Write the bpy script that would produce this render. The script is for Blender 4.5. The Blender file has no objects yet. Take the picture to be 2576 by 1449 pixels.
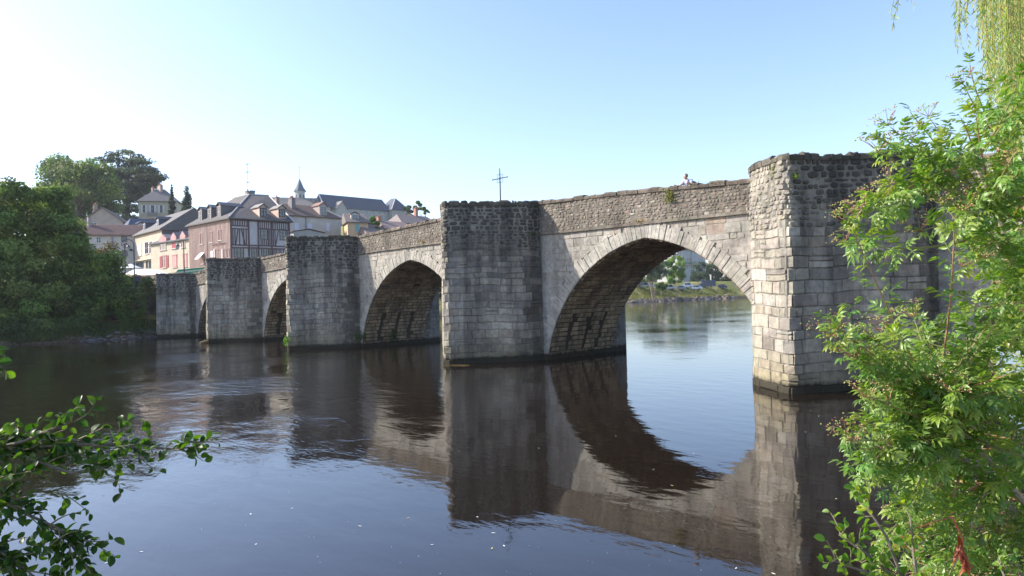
import bpy, math, random
import numpy as np
from math import sin, cos, tan, atan, atan2, pi, radians, sqrt, ceil, floor
from mathutils import Vector, Matrix

# ------------------------------------------------------------------ camera, world, sun
SC = bpy.context.scene
COL = SC.collection
CAM_H, YAW, ROLL, PITCH = 3.5, radians(44.4), 0.027, atan(16.5/1717)
FWD0 = np.array([-cos(YAW), sin(YAW), 0.0]); RIGHT0 = np.array([sin(YAW), cos(YAW), 0.0])
FWD = cos(PITCH)*FWD0 + sin(PITCH)*np.array([0, 0, 1.0])
_up = np.cross(RIGHT0, FWD)
RIGHT = cos(ROLL)*RIGHT0 - sin(ROLL)*_up
UP = cos(ROLL)*_up + sin(ROLL)*RIGHT0
CAMP = np.array([0, 0, CAM_H])
cam = bpy.data.cameras.new('camera'); camo = bpy.data.objects.new('camera', cam); COL.objects.link(camo)
cam.lens = 24.0; cam.sensor_width = 36.0; cam.clip_end = 6000; cam.clip_start = 0.05
camo.matrix_world = Matrix(((RIGHT[0], UP[0], -FWD[0], 0), (RIGHT[1], UP[1], -FWD[1], 0), (RIGHT[2], UP[2], -FWD[2], CAM_H), (0, 0, 0, 1)))
SC.camera = camo

SUN_D = Vector((1.3, 1.0, -1.1)).normalized()
EL = math.asin(-SUN_D.z); ROT = atan2(-SUN_D.x, -SUN_D.y)
W = bpy.data.worlds.new("World"); SC.world = W; W.use_nodes = True
_n = W.node_tree.nodes; sky = _n.new('ShaderNodeTexSky'); sky.sky_type = 'NISHITA'; sky.sun_disc = False
sky.sun_elevation = EL; sky.sun_rotation = ROT % (2*pi); sky.air_density = 1.0; sky.dust_density = 1.3; sky.ozone_density = 1.6
_wb = _n.new('ShaderNodeMix'); _wb.data_type = 'RGBA'; _wb.blend_type = 'MULTIPLY'; _wb.inputs[0].default_value = 1.0; _wb.inputs[7].default_value = (0.99, 0.985, 1.08, 1)   # camera white balance
W.node_tree.links.new(sky.outputs[0], _wb.inputs[6]); W.node_tree.links.new(_wb.outputs[2], _n['Background'].inputs[0]); _n['Background'].inputs[1].default_value = 0.15
sl = bpy.data.lights.new('sun', 'SUN'); sl.energy = 4.3; sl.angle = radians(0.5); sl.color = (1.0, 0.93, 0.83)
so = bpy.data.objects.new('sun', sl); COL.objects.link(so); so.rotation_euler = SUN_D.to_track_quat('-Z', 'Y').to_euler()
SC.view_settings.view_transform = 'Standard'; SC.view_settings.look = 'None'
SC.view_settings.exposure = 1.03; SC.view_settings.gamma = 1.0; SC.view_settings.use_curve_mapping = False
SC.render.engine = 'CYCLES'
SC.cycles.max_bounces = 6; SC.cycles.transparent_max_bounces = 4

# ------------------------------------------------------------------ surveying helpers: where things stand, measured from the photograph
PX, PY, FOC = 1288.0, 724.5, 1717.0
def ray(p): return FWD + RIGHT*(p[0]-PX)/FOC - UP*(p[1]-PY)/FOC
def on_z(p, z): d = ray(p); return CAMP + d*(z-CAM_H)/d[2]
def on_y(p, y): d = ray(p); return CAMP + d*y/d[1]
def on_x(p, x): d = ray(p); return CAMP + d*x/d[0]
def at_depth(p, D): return CAMP + ray(p)*D
def zone(ox, oy, s): return lambda x, y: ((ox+x/s)/1.4907, (oy+y/s)/1.4907)
ZB = zone(280, 680, 3.622); ZC = zone(680, 680, 3.622); ZE = zone(1040, 620, 4.025); ZL = zone(380, 860, 6.037); ZA = zone(2360, 960, 6.44)

rng = np.random.default_rng(7); R = random.Random(11)

# ------------------------------------------------------------------ object helpers
def tag(o, label=None, cat=None, group=None, kind=None):
    if label: o['label'] = label
    if cat: o['category'] = cat
    if group: o['group'] = group
    if kind: o['kind'] = kind
    return o
def thing(name, loc, label, cat, group=None):
    o = bpy.data.objects.new(name, None); COL.objects.link(o); o.location = loc; o.empty_display_size = 0.2
    return tag(o, label, cat, group)
def origin(o):
    v = Vector((0, 0, 0))
    while o is not None: v += o.location; o = o.parent
    return v
class MB:
    def __init__(s): s.v = []; s.f = []; s.c = []
    def add(s, vs, fs, col=(1, 1, 1, 1)):
        b = len(s.v); s.v += [tuple(map(float, v)) for v in vs]; s.f += [tuple(b+i for i in f) for f in fs]
        if len(col) == 3: col = (*col, 1)
        s.c += [col]*len(vs); return s
    def box(s, c, size, col=(1, 1, 1, 1), ax=None):
        """ax: optional (ux, uy) horizontal unit axes"""
        ux, uy = ax if ax else (np.array([1, 0, 0.]), np.array([0, 1, 0.]))
        uz = np.array([0, 0, 1.]); c = np.array(c, float); h = [x/2 for x in size]
        vs = [c+ux*h[0]*a+uy*h[1]*b+uz*h[2]*d for d in (-1, 1) for b in (-1, 1) for a in (-1, 1)]
        return s.add(vs, [(0, 2, 3, 1), (4, 5, 7, 6), (0, 1, 5, 4), (2, 6, 7, 3), (0, 4, 6, 2), (1, 3, 7, 5)], col)
    def beam(s, a, b, w, t, n, col=(1, 1, 1, 1)):
        """bar from a to b, width w across, thickness t along n"""
        a = np.array(a, float); b = np.array(b, float); n = np.array(n, float)
        d = (b-a)/max(np.linalg.norm(b-a), 1e-9); u = np.cross(n, d); u /= max(np.linalg.norm(u), 1e-9)
        vs = [p+u*w/2*i+n*t*j for p in (a, b) for j in (0, 1) for i in (-1, 1)]
        return s.add(vs, [(0, 1, 3, 2), (4, 6, 7, 5), (0, 4, 5, 1), (2, 3, 7, 6), (0, 2, 6, 4), (1, 5, 7, 3)], col)
    def tube(s, pts, rad, n=6, col=(1, 1, 1, 1), cap=True):
        pts = [np.array(p, float) for p in pts]; rad = [rad]*len(pts) if np.isscalar(rad) else rad
        vs = []; fs = []; ref = np.array([0.13, 0.21, 0.97])
        for i, p in enumerate(pts):
            d = pts[min(i+1, len(pts)-1)]-pts[max(i-1, 0)]; d = d/max(np.linalg.norm(d), 1e-9)
            r_ = ref if abs(d @ ref) < 0.95 else np.array([1., 0, 0])
            u = np.cross(d, r_); u /= np.linalg.norm(u); w = np.cross(d, u)
            for k in range(n): vs.append(p+rad[i]*(u*cos(2*pi*k/n)+w*sin(2*pi*k/n)))
        for i in range(len(pts)-1):
            for k in range(n): fs.append((i*n+k, i*n+(k+1) % n, (i+1)*n+(k+1) % n, (i+1)*n+k))
        if cap: fs += [tuple(range(n)), tuple(reversed(range((len(pts)-1)*n, len(pts)*n)))]
        return s.add(vs, fs, col)
    def prism(s, poly, z0, z1, col=(1, 1, 1, 1)):
        n = len(poly); vs = [(p[0], p[1], z0) for p in poly]+[(p[0], p[1], z1) for p in poly]
        return s.add(vs, [tuple(range(n)), tuple(range(n, 2*n))]+[(i, (i+1) % n, n+(i+1) % n, n+i) for i in range(n)], col)
    def build(s, name, mat, parent=None, smooth=False):
        me = bpy.data.meshes.new(name); o0 = origin(parent)
        if parent is not None: vs = [(v[0]-o0[0], v[1]-o0[1], v[2]-o0[2]) for v in s.v]
        else: vs = s.v
        me.from_pydata(vs, [], s.f)
        ca = me.color_attributes.new('tint', 'FLOAT_COLOR', 'POINT'); ca.data.foreach_set('color', np.array(s.c, dtype=np.float32).ravel())
        me.materials.append(mat)
        if smooth: me.polygons.foreach_set('use_smooth', [True]*len(me.polygons))
        me.update(); o = bpy.data.objects.new(name, me); COL.objects.link(o)
        if parent is not None: o.parent = parent
        return o
def np_mesh(name, V, F, mat, parent=None, cols=None, smooth=False, link=True):
    """V (n,3) F (m,k) arrays, quick path for foliage"""
    V = np.asarray(V, np.float32); F = np.asarray(F, np.int32); k = F.shape[1]
    if parent is not None: V = V-np.array(origin(parent), np.float32)
    me = bpy.data.meshes.new(name); me.vertices.add(len(V)); me.vertices.foreach_set('co', V.ravel())
    me.loops.add(F.size); me.loops.foreach_set('vertex_index', F.ravel())
    me.polygons.add(len(F)); me.polygons.foreach_set('loop_start', np.arange(0, F.size, k, dtype=np.int32))
    if smooth: me.polygons.foreach_set('use_smooth', np.ones(len(F), bool))
    me.update(calc_edges=True)
    if cols is not None:
        ca = me.color_attributes.new('tint', 'FLOAT_COLOR', 'POINT'); ca.data.foreach_set('color', np.asarray(cols, np.float32).ravel())
    me.materials.append(mat)
    if not link: return me
    o = bpy.data.objects.new(name, me); COL.objects.link(o)
    if parent is not None: o.parent = parent
    return o

# ------------------------------------------------------------------ materials
def new_mat(name):
    m = bpy.data.materials.new(name); m.use_nodes = True; nt = m.node_tree; nt.nodes.clear()
    return m, nt, nt.nodes, nt.links
def N(ns, t, **kw):
    n = ns.new(t)
    for k, v in kw.items():
        if k.startswith('i_'): n.inputs[k[2:].replace('_', ' ')].default_value = v
        else: setattr(n, k, v)
    return n
def ramp(ns, p0, p1, c0=(0, 0, 0, 1), c1=(1, 1, 1, 1)):
    r = ns.new('ShaderNodeValToRGB'); r.color_ramp.elements[0].position = p0; r.color_ramp.elements[1].position = p1
    r.color_ramp.elements[0].color = c0; r.color_ramp.elements[1].color = c1; return r
def mixc(ns, ls, a, b, f, mode='MIX'):
    m = ns.new('ShaderNodeMix'); m.data_type = 'RGBA'; m.blend_type = mode
    for sock, val in ((m.inputs[0], f), (m.inputs[6], a), (m.inputs[7], b)):
        if hasattr(val, 'links') or isinstance(val, bpy.types.NodeSocket): ls.new(val, sock)
        else: sock.default_value = val
    return m.outputs[2]
def simple(name, col, rough=0.7, noise=0.25, scale=3.0, bump=0.0, metal=0.0, spec=0.3, tint=False, stretch=None):
    m, nt, ns, ls = new_mat(name)
    out = ns.new('ShaderNodeOutputMaterial'); b = ns.new('ShaderNodeBsdfPrincipled'); ls.new(b.outputs[0], out.inputs[0])
    b.inputs['Roughness'].default_value = rough; b.inputs['Metallic'].default_value = metal; b.inputs['Specular IOR Level'].default_value = spec
    g = ns.new('ShaderNodeNewGeometry'); mp = ns.new('ShaderNodeMapping'); ls.new(g.outputs['Position'], mp.inputs[0])
    if stretch: mp.inputs['Scale'].default_value = stretch
    nz = N(ns, 'ShaderNodeTexNoise', i_Scale=scale, i_Detail=6.0, i_Roughness=0.65); ls.new(mp.outputs[0], nz.inputs[0])
    lo = 1-noise; hi = 1+noise
    r = ramp(ns, 0.3, 0.7, (lo, lo, lo, 1), (hi, hi, hi, 1)); ls.new(nz.outputs[0], r.inputs[0])
    base = (*col, 1)
    if tint:
        at = N(ns, 'ShaderNodeAttribute', attribute_name='tint'); base = mixc(ns, ls, base, at.outputs['Color'], 1.0, 'MULTIPLY')
    ls.new(mixc(ns, ls, base, r.outputs[0], 1.0, 'MULTIPLY'), b.inputs['Base Color'])
    if bump:
        bp = N(ns, 'ShaderNodeBump', i_Strength=bump, i_Distance=0.05); ls.new(nz.outputs[0], bp.inputs['Height']); ls.new(bp.outputs[0], b.inputs['Normal'])
    return m

def stone_mat(name='stone_masonry', grain=1.0):
    """albedo from each stone's own tint; alpha = how streaked and crusted it is"""
    m, nt, ns, ls = new_mat(name)
    out = ns.new('ShaderNodeOutputMaterial'); b = ns.new('ShaderNodeBsdfPrincipled'); ls.new(b.outputs[0], out.inputs[0])
    b.inputs['Roughness'].default_value = 0.92; b.inputs['Specular IOR Level'].default_value = 0.15
    at = N(ns, 'ShaderNodeAttribute', attribute_name='tint'); g = ns.new('ShaderNodeNewGeometry')
    n1 = N(ns, 'ShaderNodeTexNoise', i_Scale=5.0, i_Detail=9.0, i_Roughness=0.72); ls.new(g.outputs['Position'], n1.inputs[0])
    r1 = ramp(ns, 0.28, 0.74, (0.62, 0.62, 0.63, 1), (1.3, 1.28, 1.22, 1)); ls.new(n1.outputs[0], r1.inputs[0])
    c = mixc(ns, ls, at.outputs['Color'], r1.outputs[0], 1.0, 'MULTIPLY')
    n0 = N(ns, 'ShaderNodeTexNoise', i_Scale=0.75, i_Detail=9.0, i_Roughness=0.68); ls.new(g.outputs['Position'], n0.inputs[0])
    r0 = ramp(ns, 0.35, 0.68, (0.68, 0.675, 0.66, 1), (1.2, 1.19, 1.16, 1)); ls.new(n0.outputs[0], r0.inputs[0])
    c = mixc(ns, ls, c, r0.outputs[0], 1.0, 'MULTIPLY')
    # run-off streaks
    mp = ns.new('ShaderNodeMapping'); mp.inputs['Scale'].default_value = (1.7, 1.7, 0.16); ls.new(g.outputs['Position'], mp.inputs[0])
    n2 = N(ns, 'ShaderNodeTexNoise', i_Scale=1.0, i_Detail=6.0, i_Roughness=0.62); ls.new(mp.outputs[0], n2.inputs[0])
    r2 = ramp(ns, 0.44, 0.60); ls.new(n2.outputs[0], r2.inputs[0])
    mu = N(ns, 'ShaderNodeMath', operation='MULTIPLY'); ls.new(r2.outputs[0], mu.inputs[0]); ls.new(at.outputs['Alpha'], mu.inputs[1])
    c = mixc(ns, ls, c, (0.055, 0.052, 0.048, 1), mu.outputs[0])
    # lichen flecks, pale
    n3 = N(ns, 'ShaderNodeTexNoise', i_Scale=2.6, i_Detail=10.0, i_Roughness=0.8); ls.new(g.outputs['Position'], n3.inputs[0])
    r3 = ramp(ns, 0.64, 0.72); ls.new(n3.outputs[0], r3.inputs[0])
    m3 = N(ns, 'ShaderNodeMath', operation='MULTIPLY', i_Value=0.5); ls.new(r3.outputs[0], m3.inputs[0]); m3.inputs[1].default_value = 0.4
    c = mixc(ns, ls, c, (0.46, 0.45, 0.40, 1), m3.outputs[0])
    # wet and algae line just above the river
    sp = ns.new('ShaderNodeSeparateXYZ'); ls.new(g.outputs['Position'], sp.inputs[0])
    ad = N(ns, 'ShaderNodeMath', operation='MULTIPLY_ADD'); ls.new(n1.outputs[0], ad.inputs[0]); ad.inputs[1].default_value = -0.5; ls.new(sp.outputs[2], ad.inputs[2])
    rw = ramp(ns, 0.0, 0.14, (1, 1, 1, 1), (0, 0, 0, 1)); ls.new(ad.outputs[0], rw.inputs[0])
    c = mixc(ns, ls, c, (0.045, 0.040, 0.028, 1), rw.outputs[0])
    ls.new(c, b.inputs['Base Color'])
    nb = N(ns, 'ShaderNodeTexNoise', i_Scale=22.0*grain, i_Detail=8.0, i_Roughness=0.7); ls.new(g.outputs['Position'], nb.inputs[0])
    a2 = N(ns, 'ShaderNodeMath', operation='MULTIPLY_ADD'); ls.new(n1.outputs[0], a2.inputs[0]); a2.inputs[1].default_value = 2.0; ls.new(nb.outputs[0], a2.inputs[2])
    bp = N(ns, 'ShaderNodeBump', i_Strength=0.75, i_Distance=0.03); ls.new(a2.outputs[0], bp.inputs['Height']); ls.new(bp.outputs[0], b.inputs['Normal'])
    return m
def leaf_mat(name, col, trans=0.35, rough=0.45, spec=0.35):
    m, nt, ns, ls = new_mat(name)
    out = ns.new('ShaderNodeOutputMaterial'); b = ns.new('ShaderNodeBsdfPrincipled'); b.inputs['Roughness'].default_value = rough
    b.inputs['Specular IOR Level'].default_value = spec
    t = ns.new('ShaderNodeBsdfTranslucent'); mx = ns.new('ShaderNodeMixShader'); mx.inputs[0].default_value = trans
    at = N(ns, 'ShaderNodeAttribute', attribute_name='tint'); oi = ns.new('ShaderNodeObjectInfo')
    rr = ramp(ns, 0, 1, (0.78, 0.85, 0.8, 1), (1.25, 1.15, 1.1, 1)); ls.new(oi.outputs['Random'], rr.inputs[0])
    c = mixc(ns, ls, (*col, 1), at.outputs['Color'], 1.0, 'MULTIPLY'); c = mixc(ns, ls, c, rr.outputs[0], 1.0, 'MULTIPLY')
    ls.new(c, b.inputs['Base Color'])
    c2 = mixc(ns, ls, c, (1.5, 1.7, 0.5, 1), 1.0, 'MULTIPLY'); ls.new(c2, t.inputs[0])
    ls.new(b.outputs[0], mx.inputs[1]); ls.new(t.outputs[0], mx.inputs[2]); ls.new(mx.outputs[0], out.inputs[0])
    return m

M = dict(
    stone=stone_mat(),
    plaster=simple('wall_plaster', (1, 1, 1), 0.9, 0.12, 0.9, tint=True),
    paint=simple('painted_wood', (1, 1, 1), 0.6, 0.1, 5, tint=True),
    slate=simple('roof_covering', (.72, .72, .74), 0.8, 0.28, 1.6, 0.3, tint=True, stretch=(1, 1, 5), spec=0.3),
    glass=simple('window_glass', (0.03, 0.035, 0.045), 0.08, 0.3, 0.6, spec=0.9),
    iron=simple('wrought_iron', (0.035, 0.04, 0.055), 0.5, 0.2, 20, metal=0.3),
    bark=simple('bark', (0.13, 0.10, 0.075), 0.9, 0.4, 9, 0.5, stretch=(1, 1, .3), tint=True),
    twig=simple('twig_bark', (1, 1, 1), 0.7, 0.25, 30, tint=True),
    canvas=simple('canvas', (1, 1, 1), 0.8, 0.05, 3, tint=True),
    skin=simple('skin', (0.5, 0.3, 0.22), 0.6, 0.05, 10),
    cloth=simple('cloth', (1, 1, 1), 0.85, 0.08, 20, tint=True),
    rock=simple('river_rock', (1, 1, 1), 0.9, 0.45, 2.2, 0.6, tint=True),
    moss=leaf_mat('moss_leaves', (0.09, 0.11, 0.02), 0.3),
    leaf_far=leaf_mat('tree_foliage', (1, 1, 1), 0.28, 0.6, 0.2),
    elder=leaf_mat('elder_leaf', (0.18, 0.275, 0.06), 0.38, 0.38, 0.5),
    alder=leaf_mat('alder_leaf', (0.04, 0.085, 0.016), 0.5, 0.4, 0.35),
    willow=leaf_mat('willow_leaf', (0.22, 0.31, 0.15), 0.45, 0.5, 0.3),
    berry=simple('berries', (1, 1, 1), 0.5, 0.2, 60, tint=True),
    carpaint=simple('car_paint', (1, 1, 1), 0.25, 0.02, 3, spec=0.6, tint=True),
    tyre=simple('tyre_rubber', (0.02, 0.02, 0.02), 0.8, 0.1, 8),
    fleck=simple('floating_leaf', (1, 1, 1), 0.6, 0.2, 30, tint=True),
)
# ground: grass, dry grass, bank soil
def ground_mat():
    m, nt, ns, ls = new_mat('grass_and_soil')
    out = ns.new('ShaderNodeOutputMaterial'); b = ns.new('ShaderNodeBsdfPrincipled'); ls.new(b.outputs[0], out.inputs[0])
    b.inputs['Roughness'].default_value = 0.95; b.inputs['Specular IOR Level'].default_value = 0.1
    g = ns.new('ShaderNodeNewGeometry'); at = N(ns, 'ShaderNodeAttribute', attribute_name='tint')
    n1 = N(ns, 'ShaderNodeTexNoise', i_Scale=0.35, i_Detail=8.0, i_Roughness=0.6); ls.new(g.outputs['Position'], n1.inputs[0])
    r1 = ramp(ns, 0.35, 0.65, (0.16, 0.20, 0.05, 1), (0.36, 0.30, 0.12, 1)); ls.new(n1.outputs[0], r1.inputs[0])
    n2 = N(ns, 'ShaderNodeTexNoise', i_Scale=3.0, i_Detail=8.0, i_Roughness=0.7); ls.new(g.outputs['Position'], n2.inputs[0])
    r2 = ramp(ns, 0.3, 0.7, (0.6, 0.6, 0.6, 1), (1.3, 1.3, 1.3, 1)); ls.new(n2.outputs[0], r2.inputs[0])
    c = mixc(ns, ls, r1.outputs[0], r2.outputs[0], 1.0, 'MULTIPLY')
    rs = ramp(ns, 0.35, 0.65, (0.05, 0.035, 0.022, 1), (0.15, 0.11, 0.075, 1)); ls.new(n2.outputs[0], rs.inputs[0])
    c = mixc(ns, ls, c, rs.outputs[0], at.outputs['Alpha']); ls.new(c, b.inputs['Base Color'])
    bp = N(ns, 'ShaderNodeBump', i_Strength=0.8, i_Distance=0.15); ls.new(n2.outputs[0], bp.inputs['Height']); ls.new(bp.outputs[0], b.inputs['Normal'])
    return m
M['ground'] = ground_mat()
def water_mat():
    m, nt, ns, ls = new_mat('river_water')
    out = ns.new('ShaderNodeOutputMaterial'); b = ns.new('ShaderNodeBsdfPrincipled'); ls.new(b.outputs[0], out.inputs[0])
    b.inputs['Base Color'].default_value = (0.012, 0.0085, 0.006, 1); b.inputs['Roughness'].default_value = 0.015
    b.inputs['IOR'].default_value = 1.68; b.inputs['Specular IOR Level'].default_value = 0.5
    g = ns.new('ShaderNodeNewGeometry')
    # breeze patches: an attribute on the sheet says how ruffled the surface is
    at = N(ns, 'ShaderNodeAttribute', attribute_name='tint')
    pn = N(ns, 'ShaderNodeTexNoise', i_Scale=0.11, i_Detail=4.0, i_Roughness=0.6); ls.new(g.outputs['Position'], pn.inputs[0])
    pr = ramp(ns, 0.38, 0.66); ls.new(pn.outputs[0], pr.inputs[0])
    pm = N(ns, 'ShaderNodeMath', operation='MULTIPLY'); ls.new(pr.outputs[0], pm.inputs[0]); ls.new(at.outputs['Alpha'], pm.inputs[1])
    mp = ns.new('ShaderNodeMapping'); mp.inputs['Rotation'].default_value = (0, 0, radians(45)); mp.inputs['Scale'].default_value = (1.0, 2.1, 1.0); ls.new(g.outputs['Position'], mp.inputs[0])
    w1 = N(ns, 'ShaderNodeTexNoise', i_Scale=0.9, i_Detail=2.0, i_Roughness=0.45, i_Distortion=0.15); ls.new(mp.outputs[0], w1.inputs[0])
    w2 = N(ns, 'ShaderNodeTexNoise', i_Scale=4.2, i_Detail=3.0, i_Roughness=0.55, i_Distortion=0.3); ls.new(mp.outputs[0], w2.inputs[0])
    a1 = N(ns, 'ShaderNodeMath', operation='MULTIPLY_ADD'); ls.new(pm.outputs[0], a1.inputs[0]); a1.inputs[1].default_value = 0.03; a1.inputs[2].default_value = 0.006
    h1 = N(ns, 'ShaderNodeMath', operation='MULTIPLY'); ls.new(w1.outputs[0], h1.inputs[0]); ls.new(a1.outputs[0], h1.inputs[1])
    a2 = N(ns, 'ShaderNodeMath', operation='MULTIPLY_ADD'); ls.new(pm.outputs[0], a2.inputs[0]); a2.inputs[1].default_value = 0.016; a2.inputs[2].default_value = 0.0007
    h2 = N(ns, 'ShaderNodeMath', operation='MULTIPLY_ADD'); ls.new(w2.outputs[0], h2.inputs[0]); ls.new(a2.outputs[0], h2.inputs[1]); ls.new(h1.outputs[0], h2.inputs[2])
    bp = N(ns, 'ShaderNodeBump', i_Strength=1.0, i_Distance=1.0); ls.new(h2.outputs[0], bp.inputs['Height']); ls.new(bp.outputs[0], b.inputs['Normal'])
    return m
M['water'] = water_mat()

# ------------------------------------------------------------------ the setting: ground and river
LB = ([-400, -100, 0, 10, 23, 27, 40, 74, 120, 172, 232, 300, 400, 700], [-120, -85, -80, -79, -78, -78.5, -83, -93, -108, -124, -122, -118, -150, -300])
RB = ([-400, -60, -20, -5, 0, 6, 10, 18, 26, 40, 100, 200, 300, 700], [60, 0, -3.4, -2.6, -2.2, -0.6, 0.5, 3, 7, 12, 6, -40, -75, -220])
def sstep(x): x = np.clip(x, 0, 1); return x*x*(3-2*x)
def ground_z(x, y, parts=False):
    x = np.asarray(x, float); y = np.asarray(y, float)
    wob = 0.5*np.sin(x*.7+y*.9)+0.35*np.sin(y*1.9-x*.4)
    dl = np.interp(y, *LB)-x+wob; dr = x-np.interp(y, *RB)
    d = np.maximum(dl*0.8, dr)
    z = np.interp(d, [-6, -1.0, 0, 1.2, 3.0, 6.0], [-2.2, -0.6, 0.0, 1.05, 1.6, 1.75])
    az = np.degrees(np.arctan2(y, -x)); depth = -x*cos(YAW)+y*sin(YAW)
    isl = dl > 0
    terrace = isl & (x < -86.3) & (y > -60) & (y < 62)
    up = isl & (y >= 62)
    z = np.where(up, z+sstep((dl-2.5)/11)*4.7, z)
    z = np.where(terrace, 5.3, z)
    z = np.where(isl & (x < -92) & (y <= -60), 3.5, z)
    hill = sstep((depth-128)/150)*26*(1-sstep((az-37)/11))*(depth > 0)
    z = z+np.where(isl, hill, 0)
    z = np.where(dr > 0, np.minimum(z, 0.0+0.55*dr)+0.25*sstep((dr-3)/6)+3.5*sstep((dr-20)/60), z)
    return (z, dl, dr) if parts else z
def build_ground():
    xs = np.concatenate([[-1600, -1200, -900], np.arange(-700, -170, 12), np.arange(-170, -70, 1.0), np.arange(-70, -6, 4), np.arange(-6, 14, .5), np.arange(14, 60, 4), [80, 120, 200, 350, 700, 1100, 1600]])
    ys = np.concatenate([[-1600, -1100, -800, -500], np.arange(-300, -20, 12), np.arange(-20, 130, 1.0), np.arange(130, 330, 2.5), np.arange(330, 800, 20), [1000, 1300, 1600]])
    X, Y = np.meshgrid(xs, ys, indexing='ij'); Z, dl, dr = ground_z(X, Y, True)
    Z = Z+np.where((dl > 1) | (dr > .6), 0.12*np.sin(X*.83+Y*.31)*np.sin(Y*.57-X*.2), 0)
    nx, ny = X.shape; V = np.stack([X, Y, Z], -1).reshape(-1, 3)
    i = np.arange(nx*ny).reshape(nx, ny); F = np.stack([i[:-1, :-1], i[1:, :-1], i[1:, 1:], i[:-1, 1:]], -1).reshape(-1, 4)
    soil = np.clip(1.15-(Z-0.15)/1.1, 0, 1); soil = np.where((Z > 5.0) & (Y < 62), 0.55, soil)
    cols = np.ones((len(V), 4), np.float32); cols[:, 3] = soil.ravel()
    tag(np_mesh('ground', V, F, M['ground'], cols=cols, smooth=True), kind='structure')
build_ground()
def build_river():
    xs = np.concatenate([np.linspace(-420, -180, 8), np.linspace(-170, 30, 51), [60, 120, 200]]); ys = np.concatenate([np.linspace(-400, -40, 8), np.linspace(-30, 330, 91), [400, 500, 650]])
    X, Y = np.meshgrid(xs, ys, indexing='ij'); nx, ny = X.shape
    V = np.stack([X, Y, 0*X], -1).reshape(-1, 3); i = np.arange(nx*ny).reshape(nx, ny)
    F = np.stack([i[:-1, :-1], i[1:, :-1], i[1:, 1:], i[:-1, 1:]], -1).reshape(-1, 4)
    r = np.hypot(X, Y)
    az = np.degrees(np.arctan2(Y, -X)); win = np.exp(-((az-22)/11)**2)*sstep((r-14)/9)*(1-sstep((r-62)/15))
    ruf = np.where(Y > 30, 0.42*sstep((Y-30)/15), 0.05+1.8*win)
    cols = np.ones((len(V), 4), np.float32); cols[:, 3] = ruf.ravel()
    tag(np_mesh('river', V, F, M['water'], cols=cols), kind='structure')
build_river()
# ------------------------------------------------------------------ the bridge
YF, YR = 26.6, 32.0
TOPX = [-98, -86, -78, -70, -58.7, -54.9, -42.7, -33.4, -25, -20, -16.6, -13.1, -6, 6, 16]
TOPZ = [6.55, 6.55, 6.6, 6.95, 7.4, 7.55, 8.06, 8.39, 8.45, 8.32, 8.16, 8.0, 7.75, 7.1, 6.5]
STX = [-98, -78, -54.9, -41, -33.4, -23, -13, -6, 6, 16]
STZ = [5.2, 5.25, 6.2, 6.72, 6.8, 6.6, 6.56, 6.3, 5.7, 5.1]
def topz(x): return float(np.interp(x, TOPX, TOPZ))
def strz(x): return float(np.interp(x, STX, STZ))
def deckz(x): return topz(x)-1.2
class Arch:
    def __init__(s, c, hs, rise, e=0.9):
        s.c, s.hs, s.rise, s.e = c, hs, rise, e
        # circle centre (e, zc): through (-hs, .3) and (0, rise)
        s.zc = (rise*rise-0.09-((hs+e)**2-e*e))/(2*(rise-0.3)); s.R = sqrt(e*e+(rise-s.zc)**2)
        s.a0 = atan2(0-s.zc, -(hs+e)); s.a1 = atan2(rise-s.zc, -e)
        s.foot = s.pt(0.0)[0]
    def pt(s, t, off=0.0):
        """t 0..1 left foot to apex, 1..2 apex to right foot"""
        u = t if t <= 1 else 2-t
        za = math.asin(max(-1, min(1, (-0.4-s.zc)/s.R))); al = pi-za   # start a little under the water
        a = al+(s.a1-al)*u; r = s.R+off
        x = s.e+r*cos(a); z = s.zc+r*sin(a)
        if x > 0: x = 0
        return (s.c+x, z) if t <= 1 else (s.c-x, z)
    def length(s): return 2*s.R*abs((pi-math.asin(max(-1, min(1, (-0.4-s.zc)/s.R))))-s.a1)
    def z_at(s, x, off=0.0):
        dx = abs(x-s.c); r = s.R+off
        v = r*r-(dx+s.e)**2
        return s.zc+sqrt(v) if v > 0 else -9.0
ARCHES = [Arch(-69.6, 4.9, 4.9), Arch(-53.6, 5.1, 5.35), Arch(-36.6, 6.0, 5.94), Arch(-18.25, 6.25, 5.95), Arch(-0.2, 6.0, 5.4)]
# piers: centre, half width, nose tip (dx, y), top z
PIERS = [(-77.6, 3.0, 0.1, 23.5, 6.62), (-61.6, 2.95, -0.4, 22.9, 7.35), (-45.6, 3.0, -0.1, 22.45, 8.0), (-27.55, 2.95, 0.0, 22.15, 8.33), (-9.1, 2.95, -0.6, 22.2, 7.86), (8.9, 3.0, 0, 22.3, 7.0)]

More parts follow.
